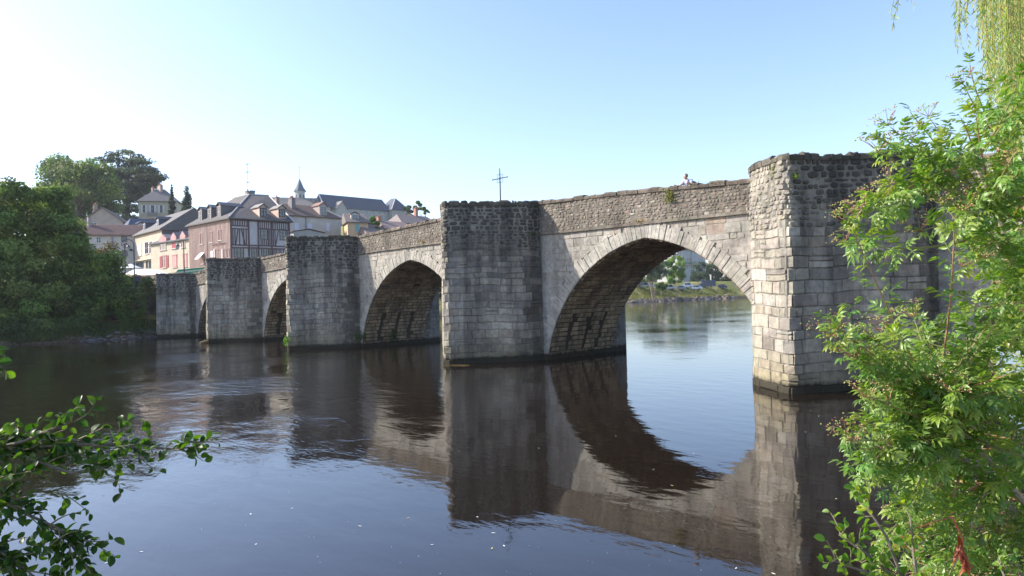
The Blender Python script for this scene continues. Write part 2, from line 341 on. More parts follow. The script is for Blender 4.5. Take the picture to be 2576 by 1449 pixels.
bridge = thing('stone_bridge', (-27.5, 29.3, 0), 'medieval grey stone arch bridge with pointed cutwater piers crossing the river', 'bridge')
RB_ = random.Random(5)
def mixv(a, b, t): return tuple(a[i]+(b[i]-a[i])*t for i in range(3))
def jit(c, r, s=0.14, h=0.04):
    k = 1+r.uniform(-s, s); return tuple(max(0.01, c[i]*k*(1+r.uniform(-h, h))) for i in range(3))
def clip_poly(poly, nx, ny, d):
    out = []; n = len(poly)
    for i in range(n):
        a, b = poly[i], poly[(i+1) % n]; da = a[0]*nx+a[1]*ny-d; db = b[0]*nx+b[1]*ny-d
        if da >= 0: out.append(a)
        if da*db < 0: t = da/(da-db); out.append((a[0]+(b[0]-a[0])*t, a[1]+(b[1]-a[1])*t))
    return out
def stone_rect(mb, u0, u1, v0, v1, surf, depth, r, col, joint=0.012, bev=0.03, seg=0.4):
    u0 += joint; u1 -= joint; v0 += joint; v1 -= joint
    if u1-u0 < 0.05 or v1-v0 < 0.04: return
    bev = min(bev, (u1-u0)*.3, (v1-v0)*.3); n = max(1, int(ceil((u1-u0-2*bev)/seg)))
    us = [u0, u0+bev]+[u0+bev+(u1-u0-2*bev)*k/n for k in range(1, n)]+[u1-bev, u1]
    vs = [v0, v0+bev, v1-bev, v1]; V = []; tw = r.uniform(-.012, .012); tv = r.uniform(-.014, .014)
    cj = [(r.uniform(-.014, .014), r.uniform(-.014, .014)) for _ in range(4)]
    m = len(us)
    for i, u in enumerate(us):
        for j, v in enumerate(vs):
            edge = i in (0, m-1) or j in (0, 3)
            d = -0.03 if edge else depth+tw*(2*i/(m-1)-1)+tv*(j-1.5)*.7+r.uniform(-.007, .007)
            k = (1 if i > m/2 else 0)+(2 if j > 1 else 0)
            V.append(surf(u+cj[k][0], v+cj[k][1], d))
    F = [(i*4+j, (i+1)*4+j, (i+1)*4+j+1, i*4+j+1) for i in range(m-1) for j in range(3)]
    mb.add(V, F, col)
def stone_poly(mb, poly, surf, depth, r, col, inset=0.16):
    n = len(poly)
    if n < 3: return
    cx = sum(p[0] for p in poly)/n; cy = sum(p[1] for p in poly)/n
    V = [surf(cx+(p[0]-cx)*.97, cy+(p[1]-cy)*.97, -0.03) for p in poly]
    V += [surf(cx+(p[0]-cx)*(1-inset), cy+(p[1]-cy)*(1-inset), depth+r.uniform(-.008, .008)) for p in poly]
    V.append(surf(cx, cy, depth*1.15+r.uniform(-.006, .012)))
    F = [(i, (i+1) % n, n+(i+1) % n, n+i) for i in range(n)]+[(n+i, n+(i+1) % n, 2*n) for i in range(n)]
    mb.add(V, F, col)
def rubble(mb, u0, u1, v0, v1, surf, depth, r, col):
    cu, cv, hu, hv = (u0+u1)/2, (v0+v1)/2, (u1-u0)/2*.93, (v1-v0)/2*.93; n = 8 if hu > .07 else 6; ph = r.uniform(0, 1)
    p = []
    for k in range(n):
        a = 2*pi*(k+ph)/n; ca, sa = cos(a), sin(a); q = 0.62
        p.append((cu+hu*math.copysign(abs(ca)**q, ca)*r.uniform(.82, 1.06), cv+hv*math.copysign(abs(sa)**q, sa)*r.uniform(.82, 1.06)))
    stone_poly(mb, p, surf, depth, r, col, inset=0.3)
CAMX = np.array([0, 0, CAM_H])
class StoneBin:
    """single stones near the viewer as objects, everything past the limit joined"""
    def __init__(s): s.items = []
    def put(s, mb, parent, name='stone'):
        if mb.v:
            c = np.mean(np.array(mb.v), 0); ext = np.ptp(np.array(mb.v), axis=0); s.items.append((np.linalg.norm(ext)/np.linalg.norm(c-CAMX), mb, parent, name))
    def flush(s, limit):
        by = {}
        for it in s.items: by.setdefault(it[3], []).append(it)
        for name, L in by.items():
            L.sort(key=lambda t: -t[0])
            for a, mb, par, nm in L[:limit]: mb.build(nm, M['stone'], par)
            rest = {}
            for a, mb, par, nm in L[limit:]: rest.setdefault(par.name, (par, []))[1].append(mb)
            for par, mbs in rest.values():
                J = MB()
                for q in mbs:
                    b = len(J.v); J.v += q.v; J.c += q.c; J.f += [tuple(b+i for i in f) for f in q.f]
                tag(J.build(name, M['stone'], par), kind='stuff')
BIN = StoneBin()
def nose_plan(cx, hw, tdx, ty):
    k = (YF-ty)/4.45
    tx = cx+tdx
    L = [(cx-hw+.02, YF), (cx-hw+.05, YF-1.7*k), (tx-2.05, YF-3.0*k), (tx-0.12, ty+.04)]
    Rr = [(tx+.10, ty+.06), (tx+1.08, ty+1.7*k), (cx+hw-.55, YF-1.25*k), (cx+hw-.3, YF)]
    def chaikin(p):
        q = [p[0]]
        for a, b in zip(p[:-1], p[1:]): q += [(a[0]*.75+b[0]*.25, a[1]*.75+b[1]*.25), (a[0]*.25+b[0]*.75, a[1]*.25+b[1]*.75)]
        return q+[p[-1]]
    return chaikin(chaikin(L))+chaikin(Rr)
def plan_surf(plan, batter=0.012, zref=8.0):
    P = np.array(plan); seg = np.linalg.norm(np.diff(P, axis=0), axis=1); S = np.concatenate([[0], np.cumsum(seg)])
    nrm = []
    for i in range(len(P)-1):
        d = P[i+1]-P[i]; d = d/np.linalg.norm(d); nrm.append((d[1], -d[0]))
    nrm = np.array(nrm)
    vn = np.vstack([nrm[:1], (nrm[:-1]+nrm[1:])/2, nrm[-1:]]); vn /= np.linalg.norm(vn, axis=1)[:, None]
    def surf(u, v, d):
        v = v+(.035*sin(u*1.1+zref*3)+.02*sin(u*2.7+v*.8+zref))*max(0., min(1., v*.8))*max(0., min(1., (zref-v)*1.0)); d = d+.012*sin(u*1.9+v*1.3)*sin(v*1.7-u*.7)
        x = np.interp(u, S, P[:, 0]); y = np.interp(u, S, P[:, 1]); n0 = np.interp(u, S, vn[:, 0]); n1 = np.interp(u, S, vn[:, 1])
        k = d+batter*(zref-v); l = math.hypot(n0, n1)
        return (x+n0/l*k, y+n1/l*k, v)
    return surf, float(S[-1])
def pier_col(z, zt, r, uf=1.0):
    # uf: where round the nose, 0 at the left foot, 1 at the right foot
    base = (0.40, 0.368, 0.315)
    q = r.random()
    if q < .12: base = (0.41, 0.39, 0.35)
    elif q < .20: base = (0.28, 0.265, 0.24)
    elif q < .26: base = (0.35, 0.305, 0.245)
    low = (0.27, 0.235, 0.155)
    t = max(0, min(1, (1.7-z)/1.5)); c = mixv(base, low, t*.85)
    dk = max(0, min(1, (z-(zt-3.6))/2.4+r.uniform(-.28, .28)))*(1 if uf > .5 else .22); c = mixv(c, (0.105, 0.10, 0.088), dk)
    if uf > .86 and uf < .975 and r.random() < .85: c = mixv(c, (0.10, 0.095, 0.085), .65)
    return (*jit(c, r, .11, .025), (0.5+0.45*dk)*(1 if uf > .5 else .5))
for pi_, (cx, hw, tdx, ty, zt) in enumerate(PIERS):
    near = pi_ in (3, 4); far = pi_ in (0, 5)
    zt_j = topz(cx)
    plan = nose_plan(cx, hw, tdx, ty)
    surf, LEN = plan_surf(plan, zref=zt)
    core = MB()
    # backing of the nose: mortar bed, closed top
    us = np.linspace(0, LEN, 40); zs = [-1.5, 0, zt*.5, zt-.12]; V = [surf(u, z, -0.016 if pi_ == 4 else -0.011) for z in zs for u in us]
    F = [(j*40+i, j*40+i+1, (j+1)*40+i+1, (j+1)*40+i) for j in range(3) for i in range(39)]
    F.append(tuple(3*40+i for i in range(40)))
    dkm = (0.28, 0.265, 0.23, 0.6)
    core.add(V, F, dkm)
    # body of the pier under the roadway, from front to back, and a squared buttress behind
    core.box((cx, (YF+YR)/2+.01, (deckz(cx)-1.5)/2), (2*hw-.06, YR-YF-.3, deckz(cx)+1.5), (0.17, 0.14, 0.105, .3))
    core.box((cx, YR+.7, (5.6-1.5)/2), (2*hw-.1, 1.9, 7.1), (0.26, 0.245, 0.22, .5))
    pier = core.build('pier', M['stone'], bridge)
    rr = random.Random(100+pi_)
    z = -0.25; ztr = zt-(2.35 if pi_ >= 2 else 1.9)
    while z < ztr-.05:
        h = rr.uniform(.3, .48) if z < 4 else rr.uniform(.26, .4)
        if z+h > ztr: h = ztr-z
        u = -rr.uniform(0, .3)
        while u < LEN:
            w = rr.uniform(.4, .95)*(1.0 if rr.random() < .85 else 1.35)
            a, b = max(u, 0), min(u+w, LEN)
            if b-a > .12:
                mb = MB(); nm = rr.random()
                if nm < .1 and h > .28:
                    hs_ = h*rr.uniform(.4, .6)
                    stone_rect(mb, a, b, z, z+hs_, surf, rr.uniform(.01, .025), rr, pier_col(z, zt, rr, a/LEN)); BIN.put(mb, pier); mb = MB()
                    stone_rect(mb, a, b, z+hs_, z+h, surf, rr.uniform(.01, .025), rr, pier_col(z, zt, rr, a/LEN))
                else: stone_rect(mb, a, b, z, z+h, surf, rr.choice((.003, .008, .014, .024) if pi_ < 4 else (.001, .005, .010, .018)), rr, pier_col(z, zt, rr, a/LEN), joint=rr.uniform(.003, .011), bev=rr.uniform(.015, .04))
                BIN.put(mb, pier)
            u += w
        z += h
    rub = MB()
    while z < zt-.1:
        h = rr.uniform(.12, .26); u = -rr.uniform(0, .2)
        while u < LEN:
            w = rr.uniform(.12, .55)
            a, b = max(u, 0), min(u+w, LEN)
            if b-a > .06 and rr.random() > .04:
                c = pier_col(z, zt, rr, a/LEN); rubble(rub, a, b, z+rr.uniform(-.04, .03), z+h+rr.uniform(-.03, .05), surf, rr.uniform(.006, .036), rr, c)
            u += w
        z += h
    tag(rub.build('rubble_stone', M['stone'], pier), kind='stuff')
    # uneven capping stones
    cs = MB(); u = 0
    while u < LEN:
        w = rr.uniform(.22, .55); b = min(u+w, LEN)
        hcap = rr.uniform(.03, .19); n = 3; c = jit((0.13, 0.12, 0.10), rr, .3)
        us_ = [u+.01, (u+b)/2, b-.01]
        V = []
        for q in us_:
            for (d, zz) in ((.05, -.1), (.06+rr.uniform(-.02, .02), hcap*.6), (-.04, hcap+rr.uniform(-.02, .03)), (-.42, hcap*.8), (-.5, -.1)): V.append(surf(q, zt-.05+zz, d))
        F = [(i*5+j, (i+1)*5+j, (i+1)*5+j+1, i*5+j+1) for i in range(2) for j in range(4)]+[(0, 1, 2, 3, 4), (14, 13, 12, 11, 10)]
        cs.add(V, F, (*c, .5)); u = b
    tag(cs.build('capping_stone', M['stone'], pier), kind='stuff')
    # stones of the side walls of the pier under the arches (right-hand side is seen)
    if pi_ < 5:
        for sgn in (1,):
            xw = cx+sgn*(hw-.03)
            sf = lambda u, v, d: (xw+sgn*(d+.0), u, v)
            for zc in np.arange(-.2, 2.2, .3):
                u = YF
                while u < YR+1.6:
                    w = rr.uniform(.4, .9); b = min(u+w, YR+1.62)
                    if b-u > .15:
                        mb = MB(); stone_rect(mb, u, b, zc, zc+.3, sf, rr.uniform(.01, .03), rr, (*jit((0.20, 0.17, 0.125) if u < YR else (.24, .235, .22), rr), .4)); BIN.put(mb, pier)
                    u = b
            for zc in np.arange(2.2, 5.5, .3):
                u = YR+.05
                while u < YR+1.5:
                    b = min(u+rr.uniform(.4, .9), YR+1.62); mb = MB(); stone_rect(mb, u, b, zc, zc+.3, sf, rr.uniform(.01, .03), rr, (*jit((.24, .235, .22), rr), .4)); BIN.put(mb, pier); u = b

# spandrels, vaults and voussoirs
def yplane(yf): return lambda u, v, d: (u, yf-d, v)
def face_cols(x, z, r):
    q = r.random(); base = (0.395, 0.375, 0.34)
    if q < .07: base = (0.35, 0.32, 0.28)
    elif q < .10: base = (0.33, 0.31, 0.285)
    elif q < .115: base = (0.38, 0.31, 0.26)
    elif q < .35: base = (0.42, 0.40, 0.365)
    return (*jit(base, r, .07, .02), 0.25)
for ai, A in enumerate(ARCHES):
    rr = random.Random(300+ai)
    x0 = PIERS[ai][0]+PIERS[ai][1]-.35; x1 = PIERS[ai+1][0]-PIERS[ai+1][1]+.1
    nseg = 48; inner = [A.pt(2*i/nseg) for i in range(nseg+1)]
    cm = (0.38, 0.355, 0.31, .3)
    for yy in (YR, YF):
        sp = MB(); V = []; 
        for (x, z) in inner: V += [(x, yy, z), (x, yy, deckz(x)+.05)]
        sp.add(V, [(2*i, 2*i+2, 2*i+3, 2*i+1) for i in range(nseg)], cm)
        # wall between vault foot and pier
        for (xa, xb) in ((x0, inner[0][0]), (inner[-1][0], x1)):
            if xb > xa: sp.add([(xa, yy, -1.5), (xb, yy, -1.5), (xb, yy, deckz(xb)+.05), (xa, yy, deckz(xa)+.05)], [(0, 1, 2, 3)], cm)
        spandrel = sp.build('spandrel_wall', M['stone'], bridge)
    bl = MB(); V = []
    for (x, z) in inner: V += [(x, YF+.003, z), (x, YR-.003, z)]
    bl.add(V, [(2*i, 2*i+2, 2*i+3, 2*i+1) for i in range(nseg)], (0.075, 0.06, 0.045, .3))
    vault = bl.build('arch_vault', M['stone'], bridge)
    # vault stones laid in courses along the barrel
    LNG = A.length(); nco = int(LNG/.27); slots = {}
    for k in range(nco):
        t0, t1 = 2*k/nco, 2*(k+1)/nco; side = k/nco
        if ai == 3 or ai == 2 or side < .62 or True:
            def vs(u, v, d, A=A):
                x, z = A.pt(max(0, min(2, v)), -d); return (x, u, z)
            y = YF+.02-rr.uniform(0, .4)
            while y < YR:
                w = rr.uniform(.3, .85); a, b = max(y, YF+.02), min(y+w, YR-.02); zmid = A.pt((t0+t1)/2)[1]
                # centring slots left open in the lower vault, a row of tall narrow gaps
                hole = False
                if ai >= 1 and side < .5 and .45 < zmid < 2.5:
                    for ys in (27.9, 29.3, 30.5):
                        if a < ys+.11 and b > ys-.11:
                            if ys-.11-a > b-ys-.11: b = ys-.11
                            else: a = ys+.11
                if b-a > .1 and not hole and rr.random() > .015:
                    mb = MB(); j = (t1-t0)*.05; U0, U1, T0, T1 = a+.012, b-.012, t0+j, t1-j
                    d = rr.uniform(.02, .09); bv = .03; tb = (T1-T0)*.14
                    V = []
                    for (uu, dd) in ((U0, -.03), (U0+bv, d), (U1-bv, d+rr.uniform(-.015, .015)), (U1, -.03)):
                        for (tt, e) in ((T0, -.03), (T0+tb, 0), (T1-tb, 0), (T1, -.03)): V.append(vs(uu, tt, -.03 if (dd < 0 or e < 0) else dd+rr.uniform(-.006, .006)))
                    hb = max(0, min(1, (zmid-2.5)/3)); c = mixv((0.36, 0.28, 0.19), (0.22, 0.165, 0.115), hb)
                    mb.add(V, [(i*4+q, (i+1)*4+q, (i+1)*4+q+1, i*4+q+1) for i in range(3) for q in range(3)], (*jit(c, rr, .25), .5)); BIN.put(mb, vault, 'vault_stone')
                y += w
    # voussoirs: long thin radial stones standing a little proud
    nv = int(LNG/.215); t = 0.0
    while t < 2:
        dt = 2/nv*rr.choice((.5, .65, .8, 1.0, 1.3)); t1 = min(2, t+dt)
        if t < 1 < t1: t1 = 1.0
        dep = rr.uniform(.58, .82)
        mb = MB(); g = .02*(t1-t); p = []
        a0, a1 = A.pt(t+g, .012), A.pt(t1-g if t1 < 2 else t1, .012); b1, b0 = A.pt(t1-g, dep), A.pt(t+g, dep)
        if t1 > .999 and t < 1 and t1 <= 1: b1 = (A.c-.012, b1[1]+.02)
        if abs(t-1) < 1e-6: b0 = (A.c+.012, b0[1]+.02)
        Y0, Y1 = YF-rr.uniform(.034, .075), YF+.3
        cxm, czm = (a0[0]+a1[0]+b0[0]+b1[0])/4, (a0[1]+a1[1]+b0[1]+b1[1])/4; q4 = (a0, a1, b1, b0)
        V = [(x, YF+.02, z) for x, z in q4]+[(x, Y0+.018, z) for x, z in q4]+[(cxm+(x-cxm)*.95, Y0+rr.uniform(-.004, .004), czm+(z-czm)*.95) for x, z in q4]
        mb.add(V, [(0, 1, 5, 4), (1, 2, 6, 5), (2, 3, 7, 6), (3, 0, 4, 7), (4, 5, 9, 8), (5, 6, 10, 9), (6, 7, 11, 10), (7, 4, 8, 11), (8, 9, 10, 11)], (*jit((0.42, 0.40, 0.36), rr, .09, .02), .2)); BIN.put(mb, spandrel, 'voussoir')
        t = t1
    # coursed facing
    sf = yplane(YF); z = 0.0
    while z < 7:
        h = rr.uniform(.26, .46); x = x0-rr.uniform(0, .4)
        while x < x1:
            w = rr.uniform(.3, 1.1); a, b = max(x, x0), min(x+w, x1); zt2 = min(z+h, strz((a+b)/2)-.02)
            x += w
            if b-a < .1 or zt2-z < .06: continue
            ze = A.z_at((a+b)/2, .72); cz = (z+zt2)/2; r_ = A.R+.70
            cxx = A.c+(A.e if (a+b)/2 < A.c else -A.e)
            p = [(a+.012, z+.012), (b-.012, z+.012), (b-.012, zt2-.012), (a+.012, zt2-.012)]
            dmin = min(math.hypot(q[0]-cxx, q[1]-A.zc) for q in p); inside = all(math.hypot(q[0]-cxx, q[1]-A.zc) < r_ for q in p)
            if inside and abs((a+b)/2-A.c) < A.hs+1: continue
            mb = MB(); c = face_cols((a+b)/2, z, rr)
            if dmin < r_:
                mx, mz = (a+b)/2-cxx, cz-A.zc; l = math.hypot(mx, mz); nx, nz = mx/l, mz/l
                p = clip_poly(p, nx, nz, nx*cxx+nz*A.zc+r_)
                if len(p) >= 3: stone_poly(mb, p, sf, rr.uniform(.008, .03), rr, c, inset=.1)
            else: stone_rect(mb, a, b, z, zt2, sf, rr.choice((.002, .008, .014, .024)), rr, c, joint=rr.uniform(.004, .01), bev=.016, seg=.8)
            BIN.put(mb, spandrel)
        z += h
# roadway, string course, parapets
rd = MB(); xs = np.linspace(-98, 16, 80)
for a, b in zip(xs[:-1], xs[1:]):
    rd.add([(a, YF+.2, deckz(a)), (b, YF+.2, deckz(b)), (b, YR-.2, deckz(b)), (a, YR-.2, deckz(a))], [(0, 1, 2, 3)], (.22, .2, .18, .1))
rd.build('roadway', M['stone'], bridge)
for (ya, yb) in ((YF-.13, YF+.1), (YR-.1, YR+.13)):
    st = MB()
    for a, b in zip(xs[:-1], xs[1:]):
        V = [(x, y, strz(x)+dz) for x in (a, b) for (y, dz) in ((ya, -.0), (ya, .13), (yb, .13), (yb, -.0))]
        st.add(V, [(0, 1, 5, 4), (1, 2, 6, 5), (3, 0, 4, 7)], (*jit((.24, .215, .18), RB_, .2), .6))
    st.build('string_course', M['stone'], bridge)
pm = MB()
for (ya, yb) in ((YF-.05, YF+.42), (YR-.42, YR+.05)):
    for a, b in zip(xs[:-1], xs[1:]):
        V = [(x, y, z) for x in (a, b) for (y, z) in ((ya, strz(x)+.1), (ya, topz(x)-.17), (yb, topz(x)-.17), (yb, strz(x)+.1))]
        pm.add(V, [(0, 1, 5, 4), (1, 2, 6, 5), (2, 3, 7, 6)], (.20, .185, .16, .3))
    if ya < 28:
        # solid ends down to the bank, beyond the last arches
        for (a, b) in ((-98, -80.5), (11.8, 16)): pm.add([(x, ya+.02, z) for x in (a, b) for z in (-1.5, 7)], [(0, 1, 3, 2)], (.20, .185, .16, .3))
parapet = pm.build('parapet', M['stone'], bridge)
rr = random.Random(77); rub = MB(); sf = yplane(YF-.05)
def inpier(x): return any(abs(x-p[0]) < p[1]-.5 for p in PIERS)
row = 0; zrel = .12
while zrel < 2.2:
    h = rr.uniform(.08, .19); x = -98.0
    while x < 16:
        sc = 1.0 if x > -48 else 1.5
        w = rr.uniform(.09, .42)*sc
        if not inpier(x+w/2):
            z0 = strz(x+w/2)+zrel; lim = topz(x+w/2)-.17
            if z0+h*.6 < lim:
                c = mixv((0.31, 0.262, 0.215), (0.2, 0.17, 0.14), rr.random()*.8)
                if rr.random() < .05: c = (.38, .36, .31)
                if rr.random() > .012: rubble(rub, x, x+w, z0+rr.uniform(-.035, .025), min(z0+h+rr.uniform(-.015, .03), lim+.01), sf, rr.uniform(.006, .034), rr, (*jit(c, rr, .17), .25))
        x += w
    zrel += h
tag(rub.build('rubble_stone', M['stone'], parapet), kind='stuff')
for (yc, side) in ((YF+.17, 0), (YR-.17, 1)):
    x = -98.0
    while x < 16:
        w = rr.uniform(.18, .75); b = x+w
        if not (side == 0 and inpier((x+b)/2)):
            mb = MB(); hc = rr.uniform(-.03, .05); zt0, zt1 = topz(x)-.2, topz(b)-.2; yl = yc-.27-rr.uniform(0, .05); yh = yc+.29
            V = []
            for (xx, zz) in ((x+.012, zt0), ((x+b)/2, (zt0+zt1)/2), (b-.012, zt1)):
                e = rr.uniform(-.015, .02)
                V += [(xx, yl, zz), (xx, yl-.01, zz+.12+hc), (xx, yl+.1, zz+.19+hc+e), (xx, yh-.1, zz+.19+hc), (xx, yh, zz+.1), (xx, yh, zz)]
            mb.add(V, [(i*6+j, (i+1)*6+j, (i+1)*6+j+1, i*6+j+1) for i in range(2) for j in range(5)]+[(0, 1, 2, 3, 4, 5), (17, 16, 15, 14, 13, 12)], (*jit((0.2, 0.17, 0.14), rr, .3), .6)); BIN.put(mb, parapet, 'coping_stone')
        x = b
BIN.flush(300)
# ------------------------------------------------------------------ the town on the far bank
def unit(v): v = np.array(v, float); return v/np.linalg.norm(v)
class Wall:
    """a vertical facade from ground point A to B (xy); outward normal on the right of A->B"""
    def __init__(s, A, B):
        s.A = np.array([A[0], A[1], 0.]); s.B = np.array([B[0], B[1], 0.]); s.u = unit(s.B-s.A); s.L = np.linalg.norm(s.B-s.A)
        s.n = np.array([s.u[1], -s.u[0], 0.])
    def at(s, a, z, d=0.0): return s.A+s.u*a+s.n*d+np.array([0, 0, z])
    def hit(s, p):
        d = ray(p); t = ((s.A-CAMP) @ s.n)/(d @ s.n); q = CAMP+d*t; return float((q-s.A) @ s.u), float(q[2])
    def rect(s, zn, x0, y0, x1, y1):
        a0, z1 = s.hit(zn(x0, (y0+y1)/2))[0], s.hit(zn((x0+x1)/2, y0))[1]
        a1, z0 = s.hit(zn(x1, (y0+y1)/2))[0], s.hit(zn((x0+x1)/2, y1))[1]
        return min(a0, a1), max(a0, a1), min(z0, z1), max(z0, z1)
def quadbox(mb, w, a0, a1, z0, z1, d0, d1, col):
    V = [w.at(a, z, d) for d in (d0, d1) for z in (z0, z1) for a in (a0, a1)]
    mb.add(V, [(0, 1, 3, 2), (4, 6, 7, 5), (0, 4, 5, 1), (2, 3, 7, 6), (0, 2, 6, 4), (1, 5, 7, 3)], col)
def window(parent, w, r, frame=(.55, .54, .52), bars=1, rows=2, sill=True, shutter=None, glass=True, deep=False, closed=None, lint=None):
    a0, a1, z0, z1 = r
    if a1-a0 < .25 or z1-z0 < .25: return
    f = MB(); t = min(.09, (a1-a0)*.12)
    for (p, q, s_, u) in ((a0, a1, z0, z0+t), (a0, a1, z1-t, z1), (a0, a0+t, z0+t, z1-t), (a1-t, a1, z0+t, z1-t)): quadbox(f, w, p, q, s_, u, -.02, .07, frame)
    for k in range(bars):
        x = a0+(a1-a0)*(k+1)/(bars+1); quadbox(f, w, x-.03, x+.03, z0+t, z1-t, 0, .05, frame)
    for k in range(1, rows):
        z = z0+(z1-z0)*k/rows; quadbox(f, w, a0+t, a1-t, z-.02, z+.02, 0, .042, frame)
    win = f.build('window', M['paint'], parent)
    if closed: 
        g = MB(); n = 2
        for k in range(n): quadbox(g, w, a0+t+(a1-a0-2*t)*k/n+.01, a0+t+(a1-a0-2*t)*(k+1)/n-.01, z0+t, z1-t, 0.01, .06, closed)
        g.build('shutter', M['paint'], win)
    else:
        g = MB(); quadbox(g, w, a0+t, a1-t, z0+t, z1-t, -.02, .018, (1, 1, 1)); g.build('pane', M['glass'], win)
    if sill:
        g = MB(); quadbox(g, w, a0-.1, a1+.1, z0-.12, z0-.004, 0, .14, (.5, .48, .44)); g.build('sill', M['plaster'], win)
    if lint:
        g = MB(); quadbox(g, w, a0-.12, a1+.12, z1+.004, z1+.14, 0, .08, lint); g.build('lintel', M['plaster'], win)
    if shutter:
        for sg in (0, 1):
            g = MB(); ww = (a1-a0)*.5; p = a0-ww-.03 if sg == 0 else a1+.03; quadbox(g, w, p, p+ww, z0, z1, .01, .06, shutter)
            for k in range(5): quadbox(g, w, p+.05, p+ww-.05, z0+(z1-z0)*(k+.3)/5, z0+(z1-z0)*(k+.5)/5, .062, .08, tuple(c*.8 for c in shutter))
            g.build('shutter', M['paint'], win)
    return win
def roof_mesh(parent, eave, top, ze, zt, col, thick=.18, name='roof', over=0.0):
    """eave: 4 xy corners in order, top: 2 (ridge) or 4 xy points matching the corners"""
    mb = MB(); e = [(p[0], p[1], ze) for p in eave]
    if len(top) == 2: t = [(*top[0], zt), (*top[1], zt)]; V = e+t; F = [(0, 1, 5, 4), (1, 2, 5), (2, 3, 4, 5), (3, 0, 4)]
    else: t = [(p[0], p[1], zt) for p in top]; V = e+t; F = [(0, 1, 5, 4), (1, 2, 6, 5), (2, 3, 7, 6), (3, 0, 4, 7), (4, 5, 6, 7)]
    lo = [(p[0], p[1], ze-thick) for p in eave]; n = len(V); V += lo
    F += [(n, n+1, 1, 0), (n+1, n+2, 2, 1), (n+2, n+3, 3, 2), (n+3, n, 0, 3), (n+3, n+2, n+1, n)]
    mb.add(V, F, col); return mb.build(name, M['slate'], parent)
def ridge_line(parent, pts, col=(.55, .54, .52), r=.13, name='ridge_flashing'):
    mb = MB(); mb.tube(pts, r, 5, col); mb.build(name, M['plaster'], parent)
def footprint(A, B, depth):
    w = Wall(A, B); n = -w.n[:2]*depth; return [tuple(w.A[:2]), tuple(w.B[:2]), tuple(w.B[:2]+n), tuple(w.A[:2]+n)], w
def grow(poly, k):
    c = np.mean(np.array(poly), 0); out = []
    P = [np.array(p) for p in poly]; n = len(P)
    for i in range(n):
        a = unit(P[i]-P[i-1]); b = unit(P[i]-P[(i+1) % n]); out.append(tuple(P[i]+(a+b)*k))
    return out
def walls(parent, poly, z0, z1, col):
    mb = MB(); mb.prism(poly, z0, z1, (*col, 1)); return mb.build('wall', M['plaster'], parent)
def chimney(parent, x, y, z0, z1, w=.9, d=.6, pots=3, col=(.3, .2, .16)):
    mb = MB(); mb.box((x, y, (z0+z1)/2), (w, d, z1-z0), col); mb.box((x, y, z1+.05), (w+.14, d+.14, .1), tuple(c*.8 for c in col))
    ch = mb.build('chimney', M['plaster'], parent)
    for k in range(pots):
        p = MB(); xx = x+(k-(pots-1)/2)*w/max(pots, 1)*.9; p.tube([(xx, y, z1+.1), (xx, y, z1+.5)], [.13, .1], 6, (.42, .17, .11)); p.build('chimney_pot', M['plaster'], ch)
def dormer(parent, w, a, z, wd, ht, dep, cheek, roofc, frame, gable=True, hood=.5):
    """w: wall whose outward side the dormer faces; a,z: middle of its sill; it runs back dep"""
    mb = MB(); a0, a1 = a-wd/2, a+wd/2; quadbox(mb, w, a0, a1, z-1.2, z+ht, -dep, 0, cheek)
    dm = mb.build('dormer', M['plaster'], parent)
    rf = MB(); e = .18; zt = z+ht
    V = [w.at(a0-e, zt-.06, .2), w.at(a, zt+hood, .2), w.at(a1+e, zt-.06, .2), w.at(a0-e, zt-.06, -dep-.3), w.at(a, zt+hood, -dep-.3), w.at(a1+e, zt-.06, -dep-.3)]
    V += [v+np.array([0, 0, .12]) for v in V]
    rf.add(V, [(0, 1, 4, 3), (1, 2, 5, 4), (6, 7, 10, 9), (7, 8, 11, 10), (0, 6, 7, 1), (1, 7, 8, 2), (0, 6, 9, 3), (2, 8, 11, 5)], roofc); rf.build('dormer_roof', M['slate'], dm)
    f = MB()
    i = .12; fr = frame
    for (p, q, s_, u) in ((a0+i, a1-i, z, z+.1), (a0+i, a1-i, zt-.2, zt-.1), (a0+i, a0+i+.1, z+.1, zt-.2), (a1-i-.1, a1-i, z+.1, zt-.2), (a-.04, a+.04, z+.1, zt-.2), (a0+i, a1-i, (z+zt)/2-.03, (z+zt)/2+.03)): quadbox(f, w, p, q, s_, u, 0, .08, fr)
    f.build('window_frame', M['paint'], dm)
    g = MB(); quadbox(g, w, a0+i+.1, a1-i-.1, z+.1, zt-.2, 0, .03, (1, 1, 1)); g.build('pane', M['glass'], dm)
    gb = MB(); gb.add([w.at(a0, zt-.1, .01), w.at(a1, zt-.1, .01), w.at(a, zt+hood-.06, .01)], [(0, 1, 2)], cheek); gb.build('gable', M['plaster'], dm)
    return dm
WHITE = (.62, .62, .62); PALE = (.42, .39, .35)

# --- the half-timbered hotel
zeG = 16.3
L_, N_, R_ = on_z(ZC(150, 597), zeG), on_z(ZC(665, 497), zeG), on_z(ZC(1520, 520), zeG)
dG = Vector((N_-L_)[:2]).normalized(); L2 = N_-np.array([dG.x, dG.y, 0])*14.2; nG = np.array([-dG.y, dG.x, 0]); R2 = N_+nG*9.6+np.array([dG.x, dG.y, 0])*.6
polyG = [tuple(L2[:2]), tuple(N_[:2]), tuple(R2[:2]), tuple((L2+(R2-N_))[:2])]
G = thing('timbered_house', (N_[0], N_[1], 5.4), 'big pink half-timbered house with a steep slate roof and dormers behind the bridge end', 'house')
wallG = walls(G, polyG, 3.5, zeG-.05, (.50, .47, .46))
wl, wr = Wall(polyG[0], polyG[1]), Wall(polyG[1], polyG[2])
sk = MB(); quadbox(sk, wl, 0, wl.L-.02, 3.6, zeG-.1, 0, .02, (.54, .435, .37)); sk.build('facade_render', M['plaster'], G)
